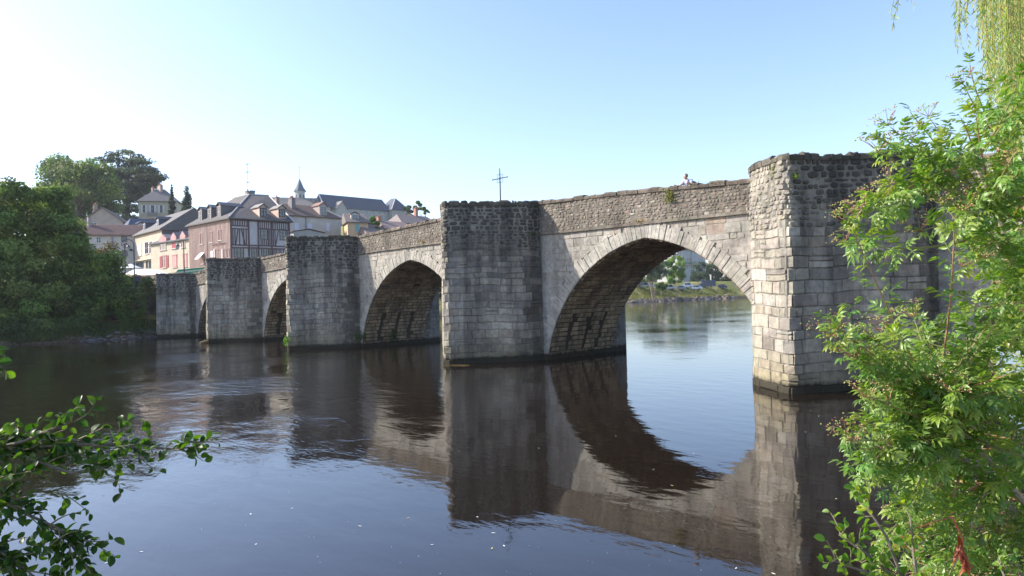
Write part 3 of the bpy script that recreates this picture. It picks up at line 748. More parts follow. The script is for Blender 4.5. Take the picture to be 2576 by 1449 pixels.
TC = (.13, .075, .075); TP = (.40, .25, .22)
def timber(w, a0, z0, a1, z1, wd=.17, col=TC):
    mb = MB(); mb.beam(w.at(a0, z0, .02), w.at(a1, z1, .02), wd, .07, w.n, col); mb.build('timber', M['paint'], G)
h = lambda x, y: wr.hit(ZC(x, y))
# posts and rails of the river-side front, read off the photograph
zr = [h(900, y)[1] for y in (505, 600, 860, 890)]
ztop, zr1, zr2, zr3 = zeG-.25, h(790, 605)[1], h(790, 865)[1], h(790, 888)[1]
zr1b, zbot = zr1-.45, 5.6
Wd = wr.L
aa = lambda x: max(0.06, min(Wd-.08, h(x, 700)[0]))
posts = [668, 915, 1045, 1225, 1505]
for x in posts: timber(wr, aa(x), zbot, aa(x), ztop, .24)
for z in (ztop, zr2, zr3-.15): timber(wr, 0.05, z, Wd-.05, z, .2)
timber(wr, aa(668), zr1, aa(915), zr1, .16); timber(wr, aa(668), zr1-.45, aa(915), zr1-.45, .14); timber(wr, aa(1045), zr1-.3, aa(1505), zr1-.3, .16)
for x in list(range(700, 905, 32)): timber(wr, aa(x), zr1, aa(x+4), ztop, .13)
for x in (700, 728, 790, 845, 880): timber(wr, aa(x), zr2, aa(x), zr1-.45, .13)
timber(wr, aa(735), zr2, aa(770), zr1-.45, .14); timber(wr, aa(865), zr2, aa(815), zr1-.45, .14)
for x in range(1072, 1500, 29): timber(wr, aa(x), zr1-.3, aa(x), ztop, .12)
for x in (1180, 1200, 1250, 1272, 1440, 1465, 1488): timber(wr, aa(x), zr2, aa(x), zr1-.3, .12)
timber(wr, aa(1275), zr2, aa(1320), zr1-.3, .14)
for x in range(1080, 1180, 24): timber(wr, aa(x), zr2, aa(x), h(1100, 795)[1], .12)
for x in (1200, 1240, 1265, 1290, 1320, 1345, 1380, 1420): timber(wr, aa(x), zbot, aa(x), zr3-.15, .13)
timber(wr, aa(930), zbot, aa(905), zr3-.15, .15)
DK = (.06, .04, .04)
for r_ in ((1072, 635, 1175, 790), (1335, 650, 1425, 800)): window(G, wr, wr.rect(ZC, *r_), DK, 1, 3, sill=False)
for r_ in ((712, 895, 850, 1040), (950, 895, 1060, 1040), (1085, 900, 1190, 1020)): window(G, wr, wr.rect(ZC, *r_), DK, 2, 2, sill=False)
for k in range(34):
    a = .25+k*(wl.L-.4)/33
    timber(wl, a, 6.0, a+R.uniform(-.03, .03), ztop, .07, TP)
for z in (zeG-.35, 9.2): timber(wl, .05, z, wl.L-.05, z, .14, TP)
timber(wl, wl.L-.09, 5.6, wl.L-.09, zeG-.3, .2, TC); timber(wl, wl.hit(ZC(355, 800))[0], 5.6, wl.hit(ZC(355, 800))[0], zeG-.3, .12, TC)
for r_ in ((260, 710, 302, 850), (383, 685, 430, 830), (506, 660, 552, 800)): window(G, wl, wl.rect(ZC, *r_), (.20, .11, .12), 0, 2, lint=(.3, .2, .2))
for r_ in ((470, 930, 552, 1050), (582, 918, 666, 1040), (275, 1010, 318, 1120)): window(G, wl, wl.rect(ZC, *r_), (.20, .11, .12), 1, 1)
dr = MB(); a0, a1, z0, z1 = wl.rect(ZC, 404, 945, 436, 1060); quadbox(dr, wl, a0, a1, z0, z1, .02, .1, WHITE); dr.build('door', M['paint'], G)
for (x0, x1) in ((452, 468), (556, 574)):
    p_ = MB(); a0, a1, z0, z1 = wl.rect(ZC, x0, 920, x1, 1050); quadbox(p_, wl, a0, a1, z0, z1, .02, .16, (.6, .5, .47)); p_.build('pilaster', M['plaster'], G)
# awning flap over the small lower window
aw = MB(); a0, a1, z0, z1 = wl.rect(ZC, 262, 968, 318, 1056); aw.add([wl.at(a0, z1, .05), wl.at(a1, z1, .05), wl.at(a1, z0, 1.0), wl.at(a0, z0, 1.0)]+[wl.at(a0, z1-.05, .05), wl.at(a1, z1-.05, .05), wl.at(a1, z0-.05, 1.0), wl.at(a0, z0-.05, 1.0)], [(0, 1, 2, 3), (4, 5, 6, 7), (2, 3, 7, 6), (1, 2, 6, 5), (0, 3, 7, 4)], (.75, .75, .72)); aw.build('window_awning', M['canvas'], G)
# lettering on the river corner of the lit front
def lettering(text, w, a, z, size, mat, parent, name='lettering', col=(.22, .12, .12), d=.1):
    cu = bpy.data.curves.new(name, 'FONT'); cu.body = text; cu.size = size; cu.extrude = .02; cu.resolution_u = 2
    tmp = bpy.data.objects.new('tmp', cu); COL.objects.link(tmp); bpy.context.view_layer.update()
    me = bpy.data.meshes.new_from_object(tmp); bpy.data.objects.remove(tmp); me.name = name
    p = w.at(a, z, d)-np.array(origin(parent)); u, n = w.u, w.n
    me.transform(Matrix(((u[0], 0, n[0], p[0]), (u[1], 0, n[1], p[1]), (0, 1, 0, p[2]), (0, 0, 0, 1))))
    ca = me.color_attributes.new('tint', 'FLOAT_COLOR', 'POINT'); ca.data.foreach_set('color', np.tile(np.array([*col, 1], np.float32), len(me.vertices)))
    me.materials.clear(); me.materials.append(mat); o = bpy.data.objects.new(name, me); COL.objects.link(o); o.parent = parent; return o
a_, z_ = wl.hit(ZC(425, 880)); lettering('Le Pont St Etienne', wl, a_, z_, .62, M['paint'], G)
# roof: hipped, rising to a small platform
eav = grow(polyG, .45); zt = 22.0
Tn = on_z(ZC(922, 182), zt+.0); Tr = on_z(ZC(1190, 197), zt); Tl = on_z(ZC(700, 215), zt)
top = [tuple(Tn[:2]-np.array([dG.x, dG.y])*5.5), tuple(Tn[:2]), tuple(Tr[:2]), tuple(Tr[:2]-np.array([dG.x, dG.y])*5.5)]
RC = (.145, .132, .122)
roof_mesh(G, eav, top, zeG, zt, RC)
ridge_line(G, [(*eav[1], zeG+.05), (*top[1], zt+.05)], (.36, .34, .33)); ridge_line(G, [(*top[1], zt+.05), (*top[2], zt+.05)], (.5, .5, .5)); ridge_line(G, [(*top[2], zt+.05), (*eav[2], zeG+.05)], (.55, .55, .56)); ridge_line(G, [(*top[0], zt+.05), (*top[1], zt+.05)], (.4, .39, .37))
wrd = Wall(np.array(polyG[1])-wr.n[:2]*.6, np.array(polyG[2])-wr.n[:2]*.6); wld = Wall(np.array(polyG[0])-wl.n[:2]*.8, np.array(polyG[1])-wl.n[:2]*.8)
for (x0, y0, x1, y1) in ((1068, 370, 1160, 480), (1325, 385, 1412, 488)):
    a0, a1, z0, z1 = wrd.rect(ZC, x0, y0, x1, y1); dormer(G, wrd, (a0+a1)/2, max(z0, zeG+.3), a1-a0+.15, z1-max(z0, zeG+.3)+.2, 2.6, (.55, .40, .33), (.32, .29, .26), DK, hood=.55)
for (x0, y0, x1, y1) in ((238, 465, 285, 550), (363, 415, 412, 525), (490, 390, 540, 495)):
    a0, a1, z0, z1 = wld.rect(ZC, x0, y0, x1, y1); dormer(G, wld, (a0+a1)/2, max(z0, zeG+.35), 1.35, 1.9, 3.2, (.16, .15, .15), (.16, .17, .19), (.45, .4, .36), hood=.5)
q = on_z(ZC(785, 190), zt); chimney(G, q[0]-1, q[1]+2, 19.5, zt+.9, .9, .6, 1, (.25, .22, .2))
an = MB(); ax_, ay_ = q[0]-1, q[1]+2; an.tube([(ax_, ay_, zt+.8), (ax_, ay_, zt+5.9)], .028, 5, (.3, .3, .3))
for (zz, l) in ((5.8, .7), (4.4, 1.1), (2.6, .6)):
    an.tube([(ax_-l*.5, ay_, zt+zz), (ax_+l*.9, ay_+.2, zt+zz+.02)], .02, 4, (.3, .3, .3))
    for k in range(4): an.tube([(ax_-l*.4+k*.3*l, ay_-.3, zt+zz), (ax_-l*.4+k*.3*l, ay_+.3, zt+zz)], .012, 4, (.3, .3, .3))
an.build('aerial', M['iron'], G)
sp_ = MB(); q0 = on_z(ZC(925, 178), zt+.2); pp = [at_depth(ZC(*c), 116) for c in ((920, 172), (993, 178), (1006, 132), (932, 128))]; off = np.array([-.1, .1, .1])
sp_.add(pp+[p+off for p in pp], [(0, 1, 2, 3), (4, 5, 6, 7), (0, 1, 5, 4), (1, 2, 6, 5), (2, 3, 7, 6), (3, 0, 4, 7)], (.02, .02, .04)); sp_.build('solar_panel', M['glass'], G)

# --- the small cream house with red shutters
B_ = on_x(ZB(1612, 776), polyG[0][0]-.1); zeF = B_[2]
A_ = on_z(ZB(1035, 862), zeF)
polyF, wf = footprint(A_, B_, 7.0)
F_ = thing('shuttered_house', (B_[0], B_[1], 5.4), 'small cream house with red shutters and three pink gabled dormers left of the timbered house', 'house')
walls(F_, polyF, 3.5, zeF, (.47, .42, .33))
eF = grow(polyF, .35); mid = lambda a, b, t=.5: (a[0]+(b[0]-a[0])*t, a[1]+(b[1]-a[1])*t)
roof_mesh(F_, eF, [mid(mid(eF[0], eF[3]), mid(eF[1], eF[2]), .3), mid(eF[1], eF[2])], zeF+.1, zeF+2.1, (.12, .125, .13))
RED = (.34, .06, .08); PINK = (.48, .29, .28)
for (x0, x1, y0, y1) in ((1160, 1245, 832, 932), (1322, 1378, 822, 912), (1448, 1502, 806, 898)):
    r_ = wf.rect(ZB, x0, y0, x1, y1); window(F_, wf, r_, (.5, .3, .3), 1, 2, shutter=None, sill=True, closed=RED if x0 == 1322 else None)
    gm = MB(); a = (r_[0]+r_[1])/2; hw_ = (r_[1]-r_[0])/2+.25
    V = [wf.at(a-hw_, zeF-.1, d) for d in (.1, -2)]+[wf.at(a+hw_, zeF-.1, d) for d in (.1, -2)]+[wf.at(a-hw_, zeF+.75, d) for d in (.1, -2)]+[wf.at(a+hw_, zeF+.75, d) for d in (.1, -2)]+[wf.at(a, zeF+1.55, d) for d in (.1, -2)]
    gm.add(V, [(0, 2, 6, 8, 4), (0, 1, 5, 4), (2, 3, 7, 6)], PINK); gb = gm.build('dormer', M['plaster'], F_)
    g2 = MB(); g2.add([v+np.array([0, 0, .02]) for v in (V[4], V[5], V[9], V[8], V[6], V[7])], [(0, 1, 2, 3), (3, 2, 5, 4)], (.35, .3, .3)); g2.build('dormer_roof', M['slate'], gb)
for (x0, x1, y0, y1, cl) in ((1190, 1248, 1012, 1172, None), (1334, 1392, 1005, 1165, RED), (1476, 1530, 990, 1158, RED)):
    window(F_, wf, wf.rect(ZB, x0, y0, x1, y1), (.45, .1, .12), 1, 2, closed=(PINK if cl else None) if x0 > 1300 else None, lint=(.4, .3, .28), shutter=RED if cl is None else None)
pipe = MB(); pipe.tube([wf.at(wf.L-.15, 5.5, .1), wf.at(wf.L-.15, zeF, .1)], .09, 6, (.35, .33, .28)); pipe.build('drainpipe', M['plaster'], F_)

# --- the peach house with pale slate gable behind it
zeE = 17.3
A_, B_ = on_z(ZB(795, 745), zeE), on_z(ZB(1182, 652), zeE); A_[1] = B_[1]
polyE, we = footprint(A_, B_, 11.5)
E_ = thing('peach_house', (B_[0], B_[1], 5.4), 'peach plastered house with a grey slate gable rising behind the red shuttered one', 'house')
walls(E_, polyE, 3.5, zeE, (.50, .40, .31))
eE = grow(polyE, .45); r0, r1 = mid(eE[0], eE[3]), mid(eE[1], eE[2])
roof_mesh(E_, eE, [r0, r1], zeE+.1, zeE+4.4, (.19, .18, .17))
wg = Wall(polyE[1], polyE[2]); gb = MB(); gb.add([wg.at(.0, zeE-.2, .03), wg.at(wg.L, zeE-.2, .03), wg.at(wg.L/2, zeE+4.1, .03), wg.at(0, 8, .03), wg.at(wg.L, 8, .03)], [(0, 1, 2), (3, 4, 1, 0)], (.19, .18, .17)); gb.build('slate_hung_gable', M['slate'], E_)
window(E_, wg, wg.rect(ZB, 1425, 585, 1590, 690), WHITE, 2, 1)
for (x0, x1, y0, y1, c) in ((852, 905, 845, 1012, WHITE), (958, 1006, 822, 988, None), (1032, 1062, 815, 978, None)):
    window(E_, we, we.rect(ZB, x0, y0, x1, y1), (.55, .5, .5), 1, 2, closed=c, shutter=None if c else (.6, .55, .52))
for (x0, x1, y0, y1) in ((835, 942, 1095, 1185), (970, 1000, 1080, 1185), (1012, 1062, 1075, 1185)): window(E_, we, we.rect(ZB, x0, y0, x1, y1), (.2, .3, .3), 1, 1, sill=False)
cc = MB(); z = we.hit(ZB(900, 1075))[1]; quadbox(cc, we, -.3, we.L, z-.12, z+.14, 0, .5, (.6, .52, .4)); cc.build('cornice', M['plaster'], E_)
for (x0, y0) in ((860, 640), (1040, 590)):
    a, z = we.hit(ZB(x0, y0)); dormer(E_, Wall(np.array(polyE[0])-we.n[:2]*1.2, np.array(polyE[1])-we.n[:2]*1.2), max(1.2, a), zeE+1.0, 1.3, 1.5, 3, (.1, .11, .14), (.07, .085, .12), WHITE)

# --- long low house with tiled roof, two joined parts
zeH = 17.6
A_, B_ = on_z(ZB(66, 730), zeH), on_z(ZB(520, 733), zeH); d_ = unit(B_-A_)
polyH, wh = footprint(A_, A_+d_*12.5, 8.0)
H_ = thing('tiled_house', (A_[0], A_[1], 8), 'long grey house with brown tiled roof right of the big bank tree', 'house')
walls(H_, polyH, 3.0, zeH, (.50, .48, .46))
eH = grow(polyH, .4); TILE = (.27, .18, .145)
roof_mesh(H_, eH, [mid(eH[0], eH[3]), mid(eH[1], eH[2])], zeH, zeH+2.5, TILE)
tl = MB()
for k in range(46):
    t = k/45; a = mid(eH[0], eH[1], t); b = mid(mid(eH[0], eH[3]), mid(eH[1], eH[2]), t); tl.beam((*a, zeH+.04), (*b, zeH+2.53), .13, .07, np.array([wh.n[0]*.4, wh.n[1]*.4, .9]), (.30, .20, .16))
tag(tl.build('roof_tile', M['slate'], H_), kind='stuff')
window(H_, wh, wh.rect(ZB, 292, 752, 362, 838), WHITE, 1, 2); window(H_, wh, wh.rect(ZB, 635, 745, 714, 830), (.1, .1, .1), 0, 1); window(H_, wh, wh.rect(ZB, 645, 930, 722, 1020), (.08, .08, .08), 1, 1); window(H_, wh, wh.rect(ZB, 300, 922, 382, 1020), WHITE, 1, 2)
p_ = MB(); a, z = wh.hit(ZB(515, 850)); p_.tube([wh.at(a, 9, .12), wh.at(a, zeH, .12)], .14, 6, (.25, .27, .36)); p_.build('drainpipe', M['plaster'], H_)
chimney(H_, A_[0]-2.8, A_[1]+2.4, zeH+1, zeH+3.9, .7, .6, 0, (.3, .27, .26))

# --- grey gabled house above it
zeA = 24.6
A_, B_ = on_z(ZB(100, 545), zeA), on_z(ZB(655, 548), zeA)
polyA, wa = footprint(A_, B_, 12)
A1 = thing('gabled_house', (A_[0], A_[1], 12), 'taupe gable-ended house with a low pitched roof above the tiled house', 'house')
walls(A1, polyA, 6.0, zeA, (.40, .345, .30))
za = wa.hit(ZB(375, 355))[1]; gm = MB(); m_ = wa.L/2
gm.add([wa.at(0, zeA-.02, .0), wa.at(wa.L, zeA-.02, .0), wa.at(m_, za-.1, .0), wa.at(0, zeA-.02, -12), wa.at(wa.L, zeA-.02, -12), wa.at(m_, za-.1, -12)], [(0, 1, 2), (3, 4, 5), (0, 1, 4, 3)], (.40, .345, .30)); gm.build('gable', M['plaster'], A1)
rf = MB()
for (a, b) in ((-.6, m_), (wa.L+.6, m_)):
    zl = zeA-.35; V = [wa.at(a, zl, .5), wa.at(b, za, .5), wa.at(b, za, -12.5), wa.at(a, zl, -12.5)]; V += [v+np.array([0, 0, .16]) for v in V]
    rf.add(V, [(0, 1, 2, 3), (4, 5, 6, 7), (0, 1, 5, 4), (0, 3, 7, 4)], (.33, .25, .22))
rf.build('roof', M['slate'], A1)
window(A1, wa, wa.rect(ZB, 200, 562, 305, 602), WHITE, 1, 1)
q = wa.at(m_*.55, 0, -2); chimney(A1, q[0], q[1], za-1.5, za+.9, 1.6, .7, 4, (.33, .24, .2))

# --- villa on the hill
zeC = 35.2
A_, B_, C_ = on_z(ZB(785, 300), zeC), on_z(ZB(868, 268), zeC), on_z(ZB(1388, 272), zeC)
d_ = unit(C_-B_); polyV, wv = footprint(B_, C_, 7.0)
V_ = thing('hill_villa', (B_[0], B_[1], 26), 'square beige villa with white shutters and a hipped roof on the hill below the cedar', 'house')
walls(V_, polyV, 14, zeC, (.46, .42, .33))
eV = grow(polyV, .5); cV = np.mean(np.array(eV), 0); dv = d_[:2]*1.3
roof_mesh(V_, eV, [tuple(cV-dv*1.0), tuple(cV+dv)], zeC, zeC+4.2, (.25, .23, .215))
for (x0, x1) in ((900, 985), (1015, 1105), (1135, 1220)): window(V_, wv, wv.rect(ZB, x0+22, 322, x1-22, 430), WHITE, 1, 2, shutter=(.62, .63, .66))
bal = MB(); a0, a1, z0, z1 = wv.rect(ZB, 1000, 425, 1132, 488)
quadbox(bal, wv, a0, a1, z0-.25, z0, 0, 1.1, (.55, .53, .5)); b_ = bal.build('balcony', M['plaster'], V_)
rl = MB()
for k in range(15):
    a = a0+(a1-a0)*k/14; quadbox(rl, wv, a-.03, a+.03, z0, z1, 1.0, 1.06, (.12, .13, .15))
quadbox(rl, wv, a0, a1, z1, z1+.07, .98, 1.08, (.12, .13, .15)); rl.build('railing', M['paint'], b_)
q = cV-dv*1.6; chimney(V_, q[0], q[1], zeC+1, zeC+4.6, .9, .6, 2, (.36, .27, .23)); q = cV; chimney(V_, q[0], q[1], zeC+3, zeC+5.3, 2.6, .8, 6, (.40, .30, .27))

# --- grey-white house with brown roof right of the timbered one
zeI = 20.2
A_, B_ = on_z(ZE(150, 748), zeI), on_z(ZE(978, 797), zeI); B_[0] = A_[0]
polyI, wi = footprint(A_, B_, 9)
I_ = thing('grey_rendered_house', (B_[0], B_[1], 8), 'grey rendered house with white blinds and a brown roof right of the timbered house', 'house')
walls(I_, polyI, 4, zeI, (.50, .485, .43))
eI = grow(polyI, .4); BR = (.21, .15, .115)
roof_mesh(I_, eI, [mid(eI[0], eI[3]), mid(mid(eI[0], eI[3]), mid(eI[1], eI[2]), .72)], zeI, zeI+2.8, BR)
ridge_line(I_, [(*mid(mid(eI[0], eI[3]), mid(eI[1], eI[2]), .72), zeI+2.85), (*eI[1], zeI+.05)], (.5, .48, .46))
for (x0, y0, x1, y1) in ((256, 872, 325, 980), (452, 878, 522, 980), (735, 866, 790, 996)): window(I_, wi, wi.rect(ZE, x0, y0, x1, y1), WHITE, 0, 1, closed=(.6, .63, .72))
a, z = wi.hit(ZE(715, 790)); dormer(I_, Wall(np.array(polyI[0])-wi.n[:2]*.5, np.array(polyI[1])-wi.n[:2]*.5), a, zeI+.15, 1.6, 2.3, 3, (.35, .3, .27), (.30, .18, .14), (.5, .45, .4), hood=.7)
p_ = MB(); a, z = wi.hit(ZE(430, 850)); p_.tube([wi.at(a, 9, .1), wi.at(a, zeI, .1)], .09, 6, (.3, .28, .25)); p_.build('drainpipe', M['plaster'], I_)
q = wi.at(2.6, 0, -3.2); chimney(I_, q[0], q[1], zeI+1.0, zeI+3.8, 1.6, .8, 4, (.2, .18, .18)); q = wi.at(-.5, 0, -3.2); chimney(I_, q[0], q[1], zeI+1.0, zeI+3.7, .8, .6, 1, (.3, .22, .18))
# low gabled shed roof in front
S_ = thing('low_annex', (A_[0]+6, A_[1], 8), 'low grey annex with a shallow dark red edged gable in front of the grey house', 'annex')
ws = Wall((A_[0]+5, A_[1]-2), (A_[0]+5, B_[1])); a0, z0 = ws.hit(ZE(245, 1000)); a1, _ = ws.hit(ZE(700, 1010)); zp = ws.hit(ZE(465, 965))[1]; am = (a0+a1)/2
mb = MB(); V = [ws.at(a0, 6, 0), ws.at(a1, 6, 0), ws.at(a1, z0, 0), ws.at(am, zp-.1, 0), ws.at(a0, z0, 0)]; V += [v-ws.n*4 for v in V]
mb.add(V, [(0, 1, 2, 3, 4), (5, 6, 7, 8, 9), (1, 6, 7, 2), (0, 5, 9, 4)], (.38, .37, .36)); mb.build('wall', M['plaster'], S_)
for nm, (p, q) in (('a', (a0-.3, am)), ('b', (a1+.3, am))):
    mb = MB(); V = [ws.at(p, z0-.05, .25), ws.at(q, zp, .25), ws.at(q, zp, -4.2), ws.at(p, z0-.05, -4.2)]; V += [v+np.array([0, 0, .14]) for v in V]
    mb.add(V, [(0, 1, 2, 3), (4, 5, 6, 7), (0, 1, 5, 4), (0, 3, 7, 4)], (.20, .08, .08)); mb.build('roof_slope', M['slate'], S_)

# --- narrow ochre house
zeK = 18.6
B_ = on_z(ZE(1060, 853), zeK); C_ = on_z(ZE(1372, 858), zeK); A_ = B_
d_ = unit(C_-B_); polyK, wk = footprint(B_, B_+d_*np.linalg.norm(C_-B_), 5.5)
K_ = thing('ochre_house', (B_[0], B_[1], 8), 'narrow ochre house with a blue-green shutter and a slate roof with one dormer', 'house')
walls(K_, polyK, 4, zeK, (.62, .42, .25))
eK = grow(polyK, .4); roof_mesh(K_, eK, [mid(eK[0], eK[3], .5), mid(mid(eK[0], eK[3]), mid(eK[1], eK[2]), .8)], zeK, zeK+2.1, (.27, .23, .20))
window(K_, wk, wk.rect(ZE, 1168, 868, 1245, 1000), (.55, .4, .35), 0, 1, closed=(.22, .40, .38))
a, z = wk.hit(ZE(1180, 790)); dormer(K_, Wall(np.array(polyK[0])-wk.n[:2]*.6, np.array(polyK[1])-wk.n[:2]*.6), a, zeK+.4, 1.5, 1.25, 2.5, (.5, .47, .42), (.3, .26, .23), (.55, .52, .5), hood=.4)
q = wk.at(wk.L+.1, 0, -2.6); chimney(K_, q[0], q[1], zeK-1, zeK+.6, .6, .6, 1, (.28, .25, .25))

# --- convent with spire on the hill
zeJ = 44.5
A_, B_, C_, D_ = on_z(ZE(60, 612), zeJ), on_z(ZE(715, 622), zeJ), on_z(ZE(1690, 700), zeJ), on_z(ZE(1895, 662), zeJ)
J_ = thing('hilltop_convent', (B_[0], B_[1], 30), 'long grey stone convent under a slate roof on the hilltop skyline', 'convent')
C_[0] = B_[0]; polyJ, wj = footprint(B_, C_, 11)
GS = (.33, .335, .33); SL = (.115, .125, .155)
walls(J_, polyJ, 18, zeJ, GS)
eJ = grow(polyJ, .5); zr_ = wj.hit(ZE(745, 485))[1]+1.0
roof_mesh(J_, eJ, [mid(mid(eJ[0], eJ[3]), mid(eJ[1], eJ[2]), .02), mid(mid(eJ[0], eJ[3]), mid(eJ[1], eJ[2]), .97)], zeJ, zeJ+6.3, SL)
ridge_line(J_, [(*eJ[0], zeJ+.1), (*mid(mid(eJ[0], eJ[3]), mid(eJ[1], eJ[2]), .02), zeJ+6.4)], (.6, .62, .64), .22)
for y0, y1 in ((664, 722), (760, 822), (868, 905)):
    for x in (1165, 1262, 1356, 1446, 1536, 1622):
        s_ = (x-1165)*.062; window(J_, wj, wj.rect(ZE, x-20, y0+s_, x+18, y1+s_), (.5, .52, .55), 1, 2, sill=False)
window(J_, wj, wj.rect(ZE, 795, 630, 838, 690), (.5, .52, .55), 1, 2, sill=False)
# left wing, its sunlit look put into a paler roof colour
dW = unit(np.array([A_[0]-B_[0], A_[1]-B_[1], 0.])); polyW = [tuple((B_+dW*30)[:2]+np.array([-1., 0])), (B_[0]-.8, B_[1]-.2), (B_[0]-10.5, B_[1]+2), tuple((B_+dW*30)[:2]+np.array([-10., 0]))]
walls(J_, polyW, 18, zeJ-.3, GS); eW = grow(polyW, .5)
roof_mesh(J_, eW, [mid(eW[0], eW[3]), mid(eW[1], eW[2], .5)], zeJ-.2, zeJ+4.4, (.30, .27, .23))
wwr = Wall(mid(polyW[0], polyW[3], .2), mid(polyW[1], polyW[2], .2))
for x in (540, 668):
    a, z = wwr.hit(ZE(x, 520)); dormer(J_, wwr, a, zeJ+2.2, 1.3, 1.2, 2, (.16, .15, .15), (.2, .19, .18), (.4, .4, .4), hood=.3)
# gabled projection
wpj = Wall((wj.at(0, 0, 3)[0], wj.at(0, 0, 3)[1]), (wj.at(wj.L, 0, 3)[0], wj.at(wj.L, 0, 3)[1])); a0, z0 = wpj.hit(ZE(905, 610)); a1, _ = wpj.hit(ZE(1050, 640)); am = (a0+a1)/2; zp = wpj.hit(ZE(975, 545))[1]
mb = MB(); V = [wpj.at(a0, 20, 0), wpj.at(a1, 20, 0), wpj.at(a1, z0-1, 0), wpj.at(am, zp, 0), wpj.at(a0, z0-1, 0)]; V += [v-wpj.n*8 for v in V]
mb.add(V, [(0, 1, 2, 3, 4), (5, 6, 7, 8, 9), (1, 6, 7, 2), (0, 5, 9, 4)], GS); mb.build('gabled_bay', M['plaster'], J_)
mb = MB()
for (p, q) in ((a0-.5, am), (a1+.5, am)):
    V = [wpj.at(p, z0-1.2, .4), wpj.at(q, zp+.1, .4), wpj.at(q, zp+.1, -8), wpj.at(p, z0-1.2, -8)]; V += [v+np.array([0, 0, .2]) for v in V]
    mb.add(V, [(0, 1, 2, 3), (4, 5, 6, 7), (0, 1, 5, 4), (0, 3, 7, 4)], (.26, .24, .22))
mb.build('bay_roof', M['slate'], J_)
# end pavilion
polyP, wp = footprint((C_[0]+2.5, C_[1]-.5), (C_[0]+2.5, C_[1]+9.5), 12); walls(J_, polyP, 18, zeJ+.6, (.33, .315, .30)); eP = grow(polyP, .6)
cP = np.mean(np.array(eP), 0); roof_mesh(J_, eP, [(cP[0]-2, cP[1]), (cP[0]+2, cP[1])], zeJ+.6, zeJ+7.0, SL); ridge_line(J_, [(*eP[0], zeJ+.7), (cP[0]+2, cP[1], zeJ+7.0)], (.6, .62, .64), .2)
for (x0, y0, x1, y1) in ((1740, 682, 1768, 742), (1742, 765, 1768, 825), (1835, 690, 1855, 740)): window(J_, wp, wp.rect(ZE, x0, y0, x1, y1), WHITE, 1, 2, sill=False)
# bell tower
qb = at_depth(ZE(345, 560), 305); tx, ty = qb[0], qb[1]
T_ = thing('bell_tower', (tx, ty, 35), 'slender grey bell tower with a pointed slate spire on the skyline', 'tower')
zb, zw = 36, at_depth(ZE(345, 392), 305)[2]; za = at_depth(ZE(325, 195), 305)[2]; hw_ = 3.0
ang = radians(20); rot = lambda x, y: (tx+x*cos(ang)-y*sin(ang), ty+x*sin(ang)+y*cos(ang))
oc = lambda r: [rot(r*cos(pi/8+k*pi/4)*1.0, r*sin(pi/8+k*pi/4)) for k in range(8)]
mb = MB(); mb.prism(oc(2.2), zb, zw, (.40, .42, .42)); mb.build('shaft', M['plaster'], T_)
mb = MB(); mb.prism(oc(2.4), zw-.6, zw-.1, (.45, .47, .47)); mb.build('cornice', M['plaster'], T_)
mb = MB(); e0, e1 = oc(2.95), oc(1.75); V = [(x, y, zw-.1) for x, y in e0]+[(x, y, zw+1.6) for x, y in e1]+[(tx, ty, za)]
mb.add(V, [(i, (i+1) % 8, 8+(i+1) % 8, 8+i) for i in range(8)]+[(8+i, 8+(i+1) % 8, 16) for i in range(8)]+[tuple(range(8))], (.17, .19, .24)); mb.build('spire', M['slate'], T_)
o8 = oc(2.2)
for k in range(8):
    w8 = Wall(o8[k], o8[(k+1) % 8]); mb = MB(); quadbox(mb, w8, w8.L*.32, w8.L*.68, zb+3.5, zw-1.6, 0, .06, (.06, .07, .09)); mb.build('louvre_opening', M['paint'], T_)
mb = MB(); mb.tube([(tx, ty, za-.5), (tx, ty, za+5.5)], .07, 5, (.4, .4, .42)); mb.tube([(tx-.6, ty, za+4.8), (tx+.6, ty, za+4.8)], .06, 5, (.4, .4, .42)); mb.build('weather_vane', M['iron'], T_)

# --- cottages behind the parapet on the right
zeL = 26.5
A_, B_ = on_z(ZE(1760, 838), zeL), on_z(ZE(2000, 835), zeL)
L1 = thing('yellow_gabled_house', (A_[0], A_[1], 14), 'pale yellow gabled house with a brown roof peeping over the bridge parapet', 'house')
polyL, wL = footprint(A_, (A_[0]+unit(B_-A_)[0]*9, A_[1]+unit(B_-A_)[1]*9), 9)
walls(L1, polyL, 14, zeL, (.60, .56, .36)); eL = grow(polyL, .5); zpk = wL.hit(ZE(1885, 728))[1]
mb = MB(); V = [wL.at(0, zeL, 0), wL.at(wL.L, zeL, 0), wL.at(wL.L*.5, zpk-.1, 0)]; V += [v-wL.n*9 for v in V]; mb.add(V, [(0, 1, 2), (3, 4, 5), (0, 1, 4, 3)], (.60, .56, .36)); mb.build('gable', M['plaster'], L1)
mb = MB()
for (p, q) in ((-.5, wL.L/2), (wL.L+.5, wL.L/2)):
    V = [wL.at(p, zeL-.3, .5), wL.at(q, zpk, .5), wL.at(q, zpk, -9.4), wL.at(p, zeL-.3, -9.4)]; V += [v+np.array([0, 0, .18]) for v in V]
    mb.add(V, [(0, 1, 2, 3), (4, 5, 6, 7), (0, 1, 5, 4), (0, 3, 7, 4)], (.30, .23, .20))
mb.build('roof', M['slate'], L1)
window(L1, wL, wL.rect(ZE, 1865, 760, 1900, 815), WHITE, 1, 1, sill=False)
